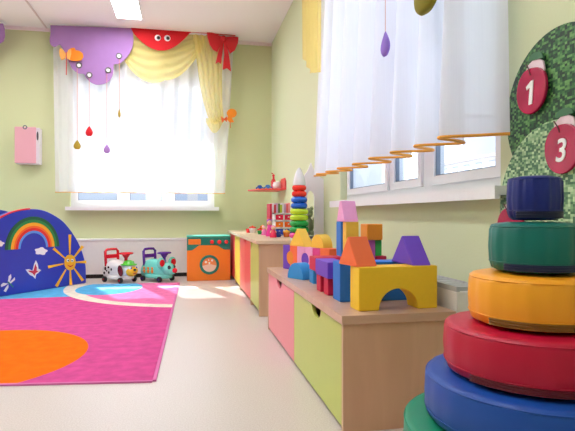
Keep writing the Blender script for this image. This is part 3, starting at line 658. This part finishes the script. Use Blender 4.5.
# ------------------------------------------------------------------ toy washing machine
WX0, WX1, WY0, WY1, WH = .012, .566, 6.66, 7.02, .585
t = thing('toy_washing_machine', 'orange and teal wooden toy washing machine against the back wall', 'toy washer', ((WX0+WX1)/2, (WY0+WY1)/2, 0))
M_teal = mat('board_teal', (16, 122, 112), .4, .03); M_org = mat('board_orange', (240, 128, 32), .4, .03); M_rb = plas('knob_red', (222, 36, 50))
w = WX1-WX0
MB().box(WX0+.004, WY0+.014, 0, WX1-.004, WY1, WH-.02).build('body', M_org, t, world=True, bevel=.003)
MB().box(WX0-.004, WY0-.004, WH-.02, WX1+.004, WY1, WH).build('top', mat('top_teal', (70, 190, 168), .3, .03), t, world=True, bevel=.004)
MB().box(WX0, WY0+.004, .005, WX1, WY0+.014, WH-.02).build('front', M_org, t, world=True, bevel=.002)
zt = WH-.022; zl, zm = WH-.185, WH-.125
pts = [(WX0, zt), (WX1, zt), (WX1, zl)]+[(WX1-.06-.13*k/10, zl+.015*0+(zm-zl)*(.5-.5*math.cos(pi*k/10))) for k in range(11)]+[(WX0+.17-.12*k/10, zm+(zl-.005-zm)*(.5-.5*math.cos(pi*k/10))) for k in range(11)]+[(WX0, zl-.005)]
MB().ext([(x, WY0+.004, z_) for x, z_ in pts], (0, -.006, 0)).build('control_panel', M_teal, t, world=True)
MB().box(WX0+.018, WY0-.008, WH-.115, WX0+.175, WY0-.002, WH-.045).build('detergent_drawer', M_org, t, world=True, bevel=.003)
for x in (.318, .412, .500): MB().lathe([(.026, 0), (.026, .012), (.020, .018), (.002, .019)], 20, (WX0+x, WY0-.002, WH-.085), Matrix.Rotation(pi/2, 3, 'X')).build('knob', M_rb, t, world=True, bevel=.001)
cw = (WX0+.285, .205+.0); cz_ = .208
R90 = Matrix.Rotation(pi/2, 3, 'X')
dr = MB().lathe([(.092, 0), (.125, 0), (.125, .010), (.12, .014), (.097, .014), (.092, .010)], 40, (cw[0], WY0+.004, cz_), R90, caps=False).build('door_ring', M_teal, t, world=True)
MB().ext([(cw[0]+.094*math.cos(2*pi*k/40), WY0+.003, cz_+.094*math.sin(2*pi*k/40)) for k in range(40)], (0, -.003, 0)).build('porthole', mat('porthole_orange', (238, 140, 84), .3), dr, world=True)
MB().ext([(cw[0]+.092*math.cos(pi+.15+(pi-.3)*k/24), WY0-.0005, cz_+.092*math.sin(pi+.15+(pi-.3)*k/24)) for k in range(25)]+[(cw[0]+.06, WY0-.0005, cz_-.005), (cw[0]+.0, WY0-.0005, cz_+.01), (cw[0]-.06, WY0-.0005, cz_-.008)], (0, -.002, 0)).build('foam_water', mat('suds_pink', (244, 206, 190), .4), dr, world=True)
for a, b_, rr in ((-.045, .035, .016), (.0, .022, .012), (.035, .055, .013), (-.01, .06, .009)): MB().ell((cw[0]+a, WY0-.001, cz_+b_), rr, .003, rr).build('bubble', M_white, dr, world=True)
# ------------------------------------------------------------------ ride-on toys
M_tyre = plas('tyre', (34, 34, 40), .5)
def rideon(name, label, loc, heading, body, accent, kind):
    t = thing(name, label, 'ride-on toy', loc, heading, 'ride-on toys by the back wall')
    Mb = plas(name+'_shell', body, .22); Ma = plas(name+'_accent', accent, .25)
    # shell
    b = smoothed(MB()); rings = []
    for x, zc, ry, rz in ((-.225, .10, .05, .035), (-.215, .105, .085, .055), (-.18, .125, .105, .08), (-.12, .15, .112, .10), (-.05, .155, .108, .10), (.02, .145, .102, .092), (.09, .135, .102, .085), (.15, .125, .10, .078), (.19, .115, .08, .06), (.205, .11, .04, .03)):
        rz *= 1.22; zc += .012; rings.append([(x, ry*(abs(math.cos(a))**.75)*(1 if math.cos(a) > 0 else -1), zc+rz*(abs(math.sin(a))**.8)*(1 if math.sin(a) > 0 else -1)) for a in [2*pi*k/28 for k in range(28)]])
    b.loft(rings); sh = b.build('shell', Mb, t, sub=1)
    b = smoothed(MB())
    b.loft([[(x, y_*s_, z_) for x, y_, z_, s_ in ()] or [((.02+.215*c1*k_), .125*c2*k_, zz) for c1, c2 in [(math.cos(2*pi*k/24), math.sin(2*pi*k/24)) for k in range(24)]] for k_, zz in ((.93, .045), (1, .055), (1, .078), (.9, .095))]); b.build('skirt', Mb, t)
    for x in (-.14, .15):
        for y_ in (-1, 1):
            wb = smoothed(MB()); wb.lathe([(.004, -.018), (.028, -.018), (.036, -.012), (.036, .012), (.028, .018), (.004, .018)], 24, (x, y_*.112, .0365), R90); wh = wb.build('wheel', M_tyre, t)
            MB().lathe([(.008, -.021), (.010, .021)], 16, (x, y_*.112, .0365), R90).build('hub', Ma, wh)
    # rear push handle
    b = smoothed(MB()); b.tube([(-.13, -.095, .20), (-.135, -.10, .30), (-.14, -.10, .385), (-.142, -.075, .408), (-.142, 0, .412), (-.142, .075, .408), (-.14, .10, .385), (-.135, .10, .30), (-.13, .095, .20)], .017, 10)
    b.build('push_handle', Ma, t); MB().box(-.148, -.098, .295, -.128, .098, .345).build('backrest', Ma, t, bevel=.008)
    # steering wheel
    b = smoothed(MB()); b.lathe([(.022, .17), (.020, .285), (.034, .305), (.05, .33)], 16, (.125, 0, .02)); b.build('steering_column', Ma, t)
    sw = smoothed(MB()); sw.tube([(.125+.075*math.cos(2*pi*k/28), .085*math.sin(2*pi*k/28), .366) for k in range(28)], .010, 8, True)
    for k in range(3):
        a = 2*pi*k/3; sw.tube([(.125, 0, .35), (.125+.075*math.cos(a), .085*math.sin(a), .366)], .008, 6)
    sw.build('steering_wheel', Ma, t)
    # head
    hx = .185
    b = smoothed(MB()); b.ell((hx, 0, .165), .085, .095, .085, 24, 14); hd = b.build('head', Mb, t)
    bk = plas('black', (14, 14, 16))
    for y_ in (-1, 1):
        MB().ell((hx+.066, y_*.045, .19), .018, .022, .026).build('eye', plas('eye_'+('blue' if kind == 'dog' else 'dark'), (240, 244, 250) if kind == 'dog' else (40, 60, 70)), hd)
        MB().ell((hx+.082, y_*.043, .188), .007, .011, .015).build('pupil', plas('pupil_blue', (30, 60, 170)) if kind == 'dog' else M_white if False else bk, hd)
    if kind == 'dog':
        b = smoothed(MB()); b.ell((hx+.042, 0, .150), .062, .086, .066); b.build('muzzle', plas('muzzle_yellow', (250, 190, 40)), hd)
        MB().ell((hx+.095, 0, .165), .018, .028, .016).build('nose', bk, hd)
        MB().ell((hx+.088, 0, .125), .012, .032, .010).build('mouth', plas('mouth_red', (190, 40, 40)), hd)
        for y_ in (-1, 1):
            b = smoothed(MB()); b.ell((hx-.045, y_*.105, .155), .042, .018, .072, M=Matrix.Rotation(-.25, 3, 'Y')); b.build('ear', plas('ear_maroon', (120, 26, 40)), hd)
        b = smoothed(MB()); b.lathe([(.098, .222), (.10, .232), (.07, .24), (.06, .268), (.03, .282), (.002, .284)], 28, (hx-.01, 0, 0)); b.build('cap', plas('cap_green', (90, 200, 60)), hd)
        for x, y_, z_, r1, r2 in ((-.13, -.108, .17, .020, .024), (-.07, -.110, .19, .016, .014), (-.15, -.108, .115, .016, .018), (-.06, -.112, .125, .014, .018), (-.10, -.113, .145, .010, .012), (-.02, -.108, .165, .012, .016), (-.1, .02, .247, .03, .006)):
            MB().ell((x, y_, z_), r1, .006 if z_ < .24 else .03, r2).build('spot', plas('spot_brown', (54, 26, 30)), t)
    else:
        for y_ in (-1, 1):
            b = smoothed(MB()); b.ell((hx-.02, y_*.100, .245), .024, .068, .068); e_ = b.build('ear', Mb, hd)
            b = smoothed(MB()); b.ell((hx+.004, y_*.100, .245), .008, .044, .044); b.build('ear_lining', plas('lining_red', (214, 34, 50)), hd)
        b = smoothed(MB()); b.ell((hx+.05, 0, .135), .065, .06, .045); b.build('muzzle', Mb, hd)
        b = smoothed(MB()); b.ell((hx+.12, 0, .15), .03, .034, .032); b.build('nose', plas('nose_red', (226, 30, 50)), hd)
        for i, x in enumerate((-.12, -.05, .02)):
            b = MB(); z_ = .13
            for dx, dz, r1, r2 in ((0, 0, .018, .026), (0, .036, .016, .016), (-.012, .05, .006, .006), (.012, .05, .006, .006), (-.016, .008, .008, .006), (.016, .01, .008, .006)): b.ell((x+dx, -.108, z_+dz), r1, .008, r2, 12, 8)
            b.build('bear_sticker', plas('sticker_orange', (226, 130, 40)), t)
    return t
rideon('ride_on_dog', 'white spotted ride-on dog toy with red handle and green cap', (-.835, 6.79, 0), math.radians(-42), (240, 236, 234), (226, 28, 46), 'dog')
rideon('ride_on_mouse', 'turquoise ride-on mouse toy with purple handle and red nose', (-.365, 6.79, 0), math.radians(-42), (120, 222, 208), (92, 40, 150), 'mouse')
# ------------------------------------------------------------------ soft play sofa with rainbow side
SA = Vector((-1.87, 5.69, 0)); SE = Vector((.5705, .8213, 0)); SN = Vector((-.8213, .5705, 0))
def onp(px, py, off=0):
    a, b_, c__ = ray(px, py); A0 = SA+SN*off
    # solve t*(a,b) = A0 + s*SE
    t_ = (A0.x*SE.y-A0.y*SE.x)/(a*SE.y-b_*SE.x); return Vector((a*t_, b_*t_, H+c__*t_))
t = thing('play_sofa', 'blue soft play sofa end with rainbow, sun and butterfly pictures', 'play sofa', (-1.9, 6.2, 0))
zz = lambda x, y: (x/3.915, 195+y/3.915)
prof = [zz(*q) for q in ((-110, 175), (-80, 140), (-50, 112), (-20, 98), (0, 90), (40, 71), (80, 60), (130, 55), (170, 60), (210, 77), (250, 105), (285, 148), (312, 195), (328, 238), (337, 280), (338, 320))]
pp = [tuple(cat(prof, i/60)) for i in range(61)]
o3 = [onp(*q) for q in pp]; P0 = o3[-1].copy(); P0.z = .0125; PL = o3[0].copy(); PL.z = .0125
outl = [PL]+o3+[P0]
M_sb = mat('vinyl_royal', (32, 58, 186), .35, .12, 3, .1, coat=.1); M_sr = mat('vinyl_edge_red', (214, 30, 48), .35)
sp = MB().ext(outl, SN*.10).build('side_panel', M_sb, t, world=True, bevel=.012, seg=3)
b = smoothed(MB()); b.tube([q+SN*.006+Vector((0, 0, .002)) for q in o3[:28]], .010, 8); b.build('piping', M_sr, t, world=True)
MB().ext([q+SN*.62 for q in outl], SN*.10).build('side_panel', M_sb, t, world=True, bevel=.012, seg=3)
s0_ = PL+SE*.15; b = MB()
Ms = Matrix((( SE.x, SN.x, 0, PL.x), (SE.y, SN.y, 0, PL.y), (0, 0, 1, 0), (0, 0, 0, 1)))
MB().box(.55, .11, .0, 1.5, .61, .30, Ms).build('seat', M_sr, t, world=True, bevel=.02, seg=3)
MB().box(.10, .11, .0, .54, .61, .83, Ms).build('backrest', mat('vinyl_pale', (226, 222, 228), .4), t, world=True, bevel=.02, seg=3)
_dn = [0]
def decal(mb, pts, off=.0, th=.004): mb.ext([onp(*zz(*q), off=0)-SN*(off) for q in pts], -SN*th)
ctr = onp(*zz(131, 212)); 
def arc(mb, r0, r1, off):
    n = 36; r0 *= .93; r1 *= .93; c2 = ctr-SN*off+Vector((0, 0, .012))
    o_ = [c2+SE*(r1*math.cos(pi*k/n))+Vector((0, 0, r1*math.sin(pi*k/n))) for k in range(n+1)]; i_ = [c2+SE*(r0*math.cos(pi*k/n))+Vector((0, 0, r0*math.sin(pi*k/n))) for k in range(n, -1, -1)]
    mb.ext(o_+i_, -SN*.004)
RB = [(.372, .335, (18, 92, 60)), (.335, .300, (38, 140, 70)), (.300, .262, (250, 176, 40)), (.262, .238, (246, 110, 36)), (.238, .205, (226, 36, 40)), (.205, .176, (96, 160, 236))]
b = MB(); ms = []
for i, (a, c__, rgb) in enumerate(RB): b.mi = i; arc(b, c__, a, .0); ms.append(mat('rainbow_%d' % i, rgb, .5))
b.build('rainbow', ms, sp, world=True)
b = MB(); cs = (273, 264)
for e0 in ((273, 155), (324, 200), (337, 262), (324, 335), (277, 352), (220, 358), (188, 282), (209, 209)):
    d = Vector((e0[0]-cs[0], e0[1]-cs[1])); L = d.length; d /= L; nn = Vector((-d.y, d.x))
    st = Vector(cs)+d*(L*.30); en = Vector(e0); decal(b, [st+nn*2.2, st-nn*2.2, en-nn*5.5, en+nn*5.5], .0)
b.build('sun_rays', mat('sun_yellow', (250, 186, 30), .5), sp, world=True)
b = MB(); decal(b, [(cs[0]+22*math.cos(2*pi*k/28), cs[1]+31*math.sin(2*pi*k/28)) for k in range(28)], .001, .006); b.build('sun_face', MATS['sun_yellow'], sp, world=True)
b = MB(); b.mi = 0
for x in (264, 281): decal(b, [(x+5*math.cos(2*pi*k/14), 256+6*math.sin(2*pi*k/14)) for k in range(14)], .007, .002)
b.mi = 1
for x in (265, 280): decal(b, [(x+2.4*math.cos(2*pi*k/12), 257+3*math.sin(2*pi*k/12)) for k in range(12)], .009, .002)
b.mi = 2; decal(b, [(262, 273), (268, 280), (275, 282), (283, 277), (286, 270), (281, 275), (274, 277), (268, 276)], .007, .002)
b.build('sun_features', [M_white, plas('black', (14, 14, 16)), mat('felt_red2', (214, 30, 40), .6)], sp, world=True)
def cloud(b, cx, cy, s=1):
    pts = []
    for k in range(36):
        a = 2*pi*k/36; rr = 1+.14*math.cos(5*a+.8); pts.append((cx+23*s*rr*math.cos(a), cy+14*s*rr*math.sin(a)))
    decal(b, pts)
b = MB(); cloud(b, 160, 220); b.build('cloud', M_white, sp, world=True)
b = MB(); cloud(b, -4, 190, .8); b.build('cloud', M_white, sp, world=True)
b = MB(); b.mi = 0   # butterfly
decal(b, [(127, 296), (133, 272), (140, 256), (147, 270), (150, 288), (160, 294), (148, 306), (140, 312), (138, 328), (128, 318), (118, 314), (110, 306), (100, 292), (112, 290)], 0)
b.mi = 1; decal(b, [(130, 296), (137, 270), (143, 284), (142, 296), (150, 298), (138, 306), (134, 316), (126, 306), (112, 300), (110, 296)], .004, .002)
b.build('butterfly', [M_white, mat('butterfly_red', (214, 44, 76), .5)], sp, world=True)
b = MB(); b.mi = 0
for pts in ([(30, 344), (34, 318), (42, 310), (44, 322), (36, 342)], [(32, 346), (48, 332), (57, 322), (58, 332), (42, 346)], [(30, 346), (12, 344), (3, 352), (4, 360), (20, 354)], [(32, 350), (22, 362), (14, 376), (22, 380), (32, 362)]): decal(b, pts)
b.mi = 1; decal(b, [(27, 340), (31, 338), (52, 358), (50, 362)], .004, .003); b.build('dragonfly', [M_white, mat('dragonfly_green', (40, 130, 110), .5)], sp, world=True)
# ------------------------------------------------------------------ toys on the far cabinet
FZ = FT+.0006
RX, RY = .962, 4.315
t = thing('stacking_ring_toy', 'tall stacking ring toy in green, lime, blue and red with white cone', 'stacking toy', (RX, RY, FZ))
b = smoothed(MB()); b.lathe([(.07, 0), (.078, .004), (.078, .012), (.02, .018), (.016, .44), (.002, .442)], 28); b.build('base_peg', plas('peg_white', (235, 235, 240)), t)
zc = .036
for i, (rgb, rr) in enumerate([((232, 40, 140), .086), ((20, 160, 70), .085), ((24, 168, 70), .083), ((190, 226, 40), .081), ((196, 230, 44), .079), ((20, 96, 210), .073), ((24, 104, 220), .071), ((240, 44, 30), .065), ((246, 50, 34), .062)]):
    b = smoothed(MB()); rings = []
    for k in range(33):
        a = 2*pi*k/32; rings.append([((rr-.024+.024*math.cos(q))*math.cos(a), (rr-.024+.024*math.cos(q))*math.sin(a), zc+.0255*math.sin(q)) for q in [2*pi*j/14 for j in range(14)]])
    b.loft(rings, False); b.build('ring', plas('ring_%d' % i, rgb), t); zc += .0515
b = smoothed(MB()); b.lathe([(.055, zc-.030), (.057, zc-.02), (.048, zc+.03), (.034, zc+.075), (.014, zc+.115), (.003, zc+.125)], 28); b.build('cone_top', plas('cone_white', (232, 232, 238)), t)
# castle front
CY = 4.43; t = thing('toy_castle', 'white wooden castle front with spire and arched doorway behind stacking rings', 'toy castle', (1.07, CY, FZ))
Zc = lambda px, py: ony(px, py, CY)
shape = [(299, 241), (299, 190), (304, 176), (307.5, 171), (311.2, 162.5), (315, 172), (320, 177), (324.5, 179), (327, 184), (327.3, 240), (319, 240)]
b = MB(); outer = [Zc(*q) for q in shape[:-1]]
for v in outer: v.z = max(v.z, FZ); v.x = min(v.x, 1.215)
hole = [ony(314.4, 241, CY)]+[ony(310.8+3.6*math.cos(pi*k/14), 197-6*math.sin(pi*k/14), CY) for k in range(15)]+[ony(307.2, 241, CY)]
for v in (hole[0], hole[-1]): v.z = FZ
for v in (outer[0], outer[-1]): v.z = FZ
b.ext(outer+hole, (0, .022, 0)); b.build('front', mat('castle_white', (242, 236, 246), .4, .03, 4), t, world=True, bevel=.003)
MB().box(.95, CY+.045, 0+FZ, 1.215, CY+.15, FZ+.02).build('base', mat('castle_edge', (120, 110, 130), .5), t, world=True)
# teddy behind the doorway
t = thing('teddy_bear', 'grey green plush teddy seen in the castle doorway', 'plush toy', (1.11, 4.57, FZ+.021))
M_pl = mat('plush_green', (136, 148, 110), .95, .2, 60, .5)
b = smoothed(MB()); b.ell((0, .06, .09), .06, .055, .09); b.ell((0, .05, .21), .052, .048, .052); b.ell((-.04, .05, .255), .018, .012, .018); b.ell((.04, .05, .255), .018, .012, .018); b.ell((0, .005, .2), .022, .02, .018)
b.ell((-.06, .03, .12), .02, .02, .055); b.ell((.06, .03, .12), .02, .02, .055); b.ell((-.035, .0, .025), .024, .045, .024); b.ell((.035, .0, .025), .024, .045, .024); b.build('body', M_pl, t)
# books
bc = [('crimson', (206, 30, 70)), ('white', (236, 232, 236)), ('red', (220, 50, 60)), ('lilac', (214, 176, 214)), ('dark green', (90, 120, 60)), ('lime', (190, 206, 40)), ('pale grey', (224, 220, 226)), ('mauve', (190, 150, 190)), ('coral', (236, 100, 96)), ('pink', (244, 150, 160))]
ordn = ['first', 'second', 'third', 'fourth', 'fifth', 'sixth', 'seventh', 'eighth', 'ninth', 'tenth']
x = ony(270, 220, 5.42).x
for i, (cn, rgb) in enumerate(bc):
    h = .335+.010*math.sin(i*2.3); t = thing('book', 'slim %s upright book, %s from the left behind the drawer organiser' % (cn, ordn[i]), 'book', (x+.0105, 5.42, FZ), 0, 'upright books on the far cabinet')
    mm = mat('book_'+cn.replace(' ', '_'), rgb, .5)
    b = MB(); b.box(-.0105, 0, 0, -.0085, .22, h); b.box(.0085, 0, 0, .0105, .22, h); b.box(-.0085, 0, 0, .0085, .003, h); b.build('cover', mm, t)
    MB().box(-.0084, .0032, .004, .0084, .215, h-.004).build('pages', M_white, t)
    x += .0222
# organiser
ox0, ox1, oy = ony(274.5, 220, 5.18).x, ony(293.5, 220, 5.18).x, 5.18
t = thing('drawer_organiser', 'white mini drawer organiser with red, orange and blue drawers', 'organiser', ((ox0+ox1)/2, oy, FZ)); oz = .235
b = MB(); w_ = (ox1-ox0)
for k in range(3): xx = ox0+(w_-.012)*k/2; b.box(xx, oy, FZ, xx+.012, oy+.16, FZ+oz)
for k in range(4): zk = FZ+(oz-.012)*k/3; b.box(ox0, oy, zk, ox1, oy+.16, zk+.012)
b.box(ox0, oy+.15, FZ, ox1, oy+.16, FZ+oz); b.build('frame', M_white, t, world=True)
for r_i, cols in enumerate((((40, 80, 200), (40, 70, 170)), ((246, 130, 30), (240, 96, 30)), ((224, 30, 74), (214, 24, 70)))):
    for c_i in range(2):
        xx = ox0+.014+(w_-.012)*c_i/2; zk = FZ+.014+(oz-.012)*r_i/3
        d_ = MB().box(xx, oy+.004, zk, xx+(w_-.012)/2-.016, oy+.14, zk+(oz-.012)/3-.022).build('drawer', plas('drawer_%d%d' % (r_i, c_i), cols[c_i]), t, world=True, bevel=.003)
        MB().ell((xx+(w_-.012)/4-.008, oy+.001, zk+.03), .008, .006, .008, 10, 6).build('knob', M_white, d_, world=True)
# bottles / dolls
def doll(px, rgb, hair, label, Y, h, rr):
    p_ = ony(px, 230, Y); t = thing('toy_doll', label, 'doll', (p_.x, Y, FZ), 0)
    b = smoothed(MB()); b.lathe([(rr, 0), (rr*1.05, h*.06), (rr*.85, h*.35), (rr*.62, h*.58), (rr*.35, h*.66)], 20); b.build('dress', plas('dress_'+hair[0], rgb), t)
    b = smoothed(MB()); b.ell((0, 0, h*.8), rr*.68, rr*.68, h*.17); b.build('head', plas('doll_skin', (246, 196, 170), .5), t)
    b = smoothed(MB()); b.ell((0, rr*.16, h*.85), rr*.8, rr*.72, h*.15); b.build('hair', plas('hair_'+hair[0], hair[1]), t)
    b = smoothed(MB())
    for s in (-1, 1): b.tube([(s*rr*.5, 0, h*.58), (s*rr*.95, -rr*.2, h*.4)], rr*.16, 8)
    b.build('arm', MATS['plastic_doll_skin'], t)
doll(269.5, (236, 60, 160), ('violet', (140, 60, 170)), 'taller pink toy doll with violet hair on far cabinet', 5.05, .175, .036)
doll(273.2, (230, 40, 90), ('pink', (248, 130, 180)), 'shorter crimson dressed toy doll right of the violet haired one', 4.78, .115, .032)
doll(264.2, (246, 120, 190), ('rose', (250, 190, 210)), 'small pale pink toy doll left of the violet haired one', 5.35, .10, .03)
def cup(px, Y, rgb, label, r_=.028, h=.05, cat_='toy cup', lid=None):
    p_ = ony(px, 230, Y); t = thing('toy_cup', label, cat_, (p_.x, Y, FZ), 0)
    b = smoothed(MB()); b.lathe([(r_*.75, 0), (r_, h*.9), (r_, h), (r_*.85, h), (r_*.65, h*.12)], 20); b.build('cup', plas('cup_%d' % int(px*10), rgb), t)
    b = smoothed(MB()); b.tube([(r_*.9, 0, h*.8), (r_*1.5, 0, h*.7), (r_*1.5, 0, h*.4), (r_*.8, 0, h*.3)], h*.07, 6); b.build('handle', MATS['plastic_cup_%d' % int(px*10)], t)
    if lid: smoothed(b := MB()).lathe([(r_*1.05, h), (r_*1.05, h+.012), (r_*.3, h+.022), (.004, h+.03)], 20); b.build('lid', plas('lid_%d' % int(px*10), lid), t)
cup(248.2, 6.1, (224, 30, 40), 'small red toy cup at the left end of the far worktop')
cup(252.6, 5.95, (240, 238, 240), 'white toy pot with red lid beside the red cup', .04, .06, lid=(226, 60, 40))
cup(260.3, 5.6, (40, 160, 70), 'green toy cup with red lid beside the dolls', .034, .045, lid=(226, 40, 40))
cup(262.6, 5.95, (248, 170, 50), 'amber toy pot behind the green cup', .03, .07, lid=(240, 110, 40))
cup(278.3, 4.85, (60, 80, 190), 'blue toy cup before the drawer organiser', .03, .055)
cup(286.5, 4.85, (240, 130, 50), 'orange toy pot before the drawer organiser', .034, .045, lid=(250, 190, 60))
# ------------------------------------------------------------------ red wall shelf
t = thing('wall_shelf', 'small red wooden shelf on the right wall near the corner', 'shelf', (XR, 6.5, 1.17)); SZ = 1.165
pts = [(XR-.001, 6.22, SZ), (XR-.001, 6.86, SZ), (.98, 6.88, SZ), (.84, 6.82, SZ), (.80, 6.70, SZ), (.90, 6.42, SZ)]
M_shr = mat('shelf_red', (224, 70, 66), .4, .03)
MB().ext(pts, (0, 0, .018)).build('board', M_shr, t, world=True, bevel=.003)
MB().ext([(XR-.001, 6.22, SZ+.018), (XR-.001, 6.60, SZ+.018), (XR-.001, 6.60, SZ+.09), (XR-.001, 6.5, SZ+.15), (XR-.001, 6.28, SZ+.15), (XR-.001, 6.22, SZ+.11)], (-.016, 0, 0)).build('back_plate', M_shr, t, world=True, bevel=.003)
def toycar(px, Y, rgb, label):
    p_ = ony(px, 185, Y); t = thing('toy_car', label, 'toy car', (p_.x, Y, SZ+.0186), 0, 'toys on the red shelf'); mm = plas('car_%d' % px, rgb)
    MB().ext([(-.05, -.02, .012), (.05, -.02, .012), (.05, -.02, .035), (.03, -.02, .038), (.018, -.02, .062), (-.022, -.02, .062), (-.035, -.02, .038), (-.05, -.02, .036)], (0, .04, 0)).build('car_body', mm, t, bevel=.003)
    for xx in (-.028, .028):
        for yy in (-.02, .02): MB().lathe([(.002, -.005), (.012, -.005), (.012, .005), (.002, .005)], 14, (xx, yy, .0125), R90).build('wheel', plas('wheel_yellow', (250, 200, 80)), t)
toycar(259.8, 6.72, (30, 90, 200), 'left blue toy car on the red wall shelf')
toycar(268, 6.62, (40, 120, 220), 'right blue toy car on the red wall shelf, beside the white pot')
p_ = ony(277.3, 185, 6.52); t = thing('toy_pot', 'white round toy pot on the red wall shelf', 'toy pot', (p_.x, 6.52, SZ+.0186), 0, 'toys on the red shelf')
b = smoothed(MB()); b.lathe([(.04, 0), (.058, .02), (.06, .06), (.05, .085), (.052, .09), (.02, .10), (.002, .102)], 24); b.build('pot', M_white, t)
b = smoothed(MB()); b.tube([(.05, 0, .075), (.09, 0, .07), (.09, 0, .03), (.055, 0, .03)], .007, 8); b.build('handle', M_white, t)
p_ = ony(273.5, 185, 6.66); t = thing('toy_figure', 'tall red toy bottle figure behind the white pot on shelf', 'toy', (p_.x, 6.66, SZ+.0186), 0, 'toys on the red shelf')
b = smoothed(MB()); b.lathe([(.03, 0), (.034, .02), (.034, .11), (.014, .15), (.014, .18), (.018, .185), (.018, .2), (.003, .205)], 20); b.build('bottle', plas('bottle_red', (224, 24, 40)), t)
b = smoothed(MB()); b.tube([(0, 0, .198), (-.01, 0, .215), (-.03, 0, .222)], .006, 8); b.build('spout', plas('bottle_red', (224, 24, 40)), t)
p_ = ony(280.5, 185, 6.7); t = thing('toy_rocket', 'slim grey green pointed toy beside the red figure on shelf', 'toy', (p_.x, 6.7, SZ+.0186), 0, 'toys on the red shelf')
b = smoothed(MB()); b.lathe([(.022, 0), (.024, .02), (.016, .12), (.006, .22), (.001, .24)], 16); b.build('hull', plas('grey_green', (170, 176, 160)), t); MB().box(-.03, -.003, 0, .03, .003, .04).build('fin', MATS['plastic_grey_green'], t)
# ------------------------------------------------------------------ buildings outside
def building(x, y, w, d, h, rgb, label, cols, rows, face):
    t = thing('apartment_building', label, 'building', (x, y, -4), 0, 'apartment blocks outside')
    MB().box(-w/2, -d/2, 0, w/2, d/2, h).build('wall', mat('facade_%d' % int(abs(x)+abs(y)), rgb, .9), t)
    MB().box(-w/2-.3, -d/2-.3, h, w/2+.3, d/2+.3, h+.5).build('roof', mat('roof_grey', (150, 146, 150), .9), t)
    L = w if face == 'y' else d; first = None
    for i in range(cols):
        for j in range(rows):
            s = -L/2+L*(i+.5)/cols; z_ = h*(j+.5)/rows
            if first is None:
                b = MB(); b.box(-.75, -.75, -.8, .75, .75, .8) if False else (b.box(-.75, -.06, -.8, .75, .06, .8) if face == 'y' else b.box(-.06, -.75, -.8, .06, .75, .8))
                o = b.build('window', mat('facade_window', (176, 184, 200), .5), t); first = o
            else:
                o = first.copy(); COL.objects.link(o); o.parent = t
            o.location = (s, -d/2, z_) if face == 'y' else (-w/2, s, z_)
building(-18, 62, 26, 10, 9.5, (200, 204, 214), 'pale grey apartment block seen low through left pane of back window', 9, 3, 'y')
building(8, 74, 20, 10, 11.5, (214, 206, 204), 'pinkish grey apartment block seen through middle pane of back window', 7, 4, 'y')
building(48, 66, 12, 40, 13, (236, 232, 230), 'pale apartment block seen through the right window', 12, 5, 'x')
building(60, 104, 14, 26, 24, (222, 224, 230), 'taller pale apartment block beyond the right window', 8, 8, 'x')
# ------------------------------------------------------------------ light
wd = bpy.data.worlds.new('world'); S.world = wd; wd.use_nodes = True; nt = wd.node_tree; bg = nt.nodes['Background']
tc = nt.nodes.new('ShaderNodeTexCoord'); sp_ = nt.nodes.new('ShaderNodeSeparateXYZ'); rp = nt.nodes.new('ShaderNodeValToRGB')
nt.links.new(tc.outputs['Generated'], sp_.inputs[0]); nt.links.new(sp_.outputs[2], rp.inputs[0]); rp.color_ramp.elements[0].color = (.92, .95, 1, 1); rp.color_ramp.elements[1].color = (.70, .83, 1, 1)
nt.links.new(rp.outputs[0], bg.inputs[0]); bg.inputs[1].default_value = 1.3
sl = bpy.data.lights.new('sun', 'SUN'); sl.energy = 24; sl.angle = math.radians(.8); sl.color = (1, .95, .86)
so = bpy.data.objects.new('sun', sl); COL.objects.link(so); so.rotation_euler = Vector((.35, -1, -.96)).to_track_quat('-Z', 'Y').to_euler()
# camera
cd = bpy.data.cameras.new('camera'); co = bpy.data.objects.new('camera', cd); COL.objects.link(co)
co.location = (0, 0, H); co.rotation_euler = (pi/2, 0, -TH); cd.lens = 36*F/575; cd.sensor_width = 36; cd.shift_y = -.5/575; cd.clip_start = .02; cd.clip_end = 400
S.camera = co
S.view_settings.view_transform = 'Standard'; S.view_settings.look = 'None'; S.view_settings.exposure = 0.25; S.view_settings.gamma = 1; S.view_settings.use_curve_mapping = False
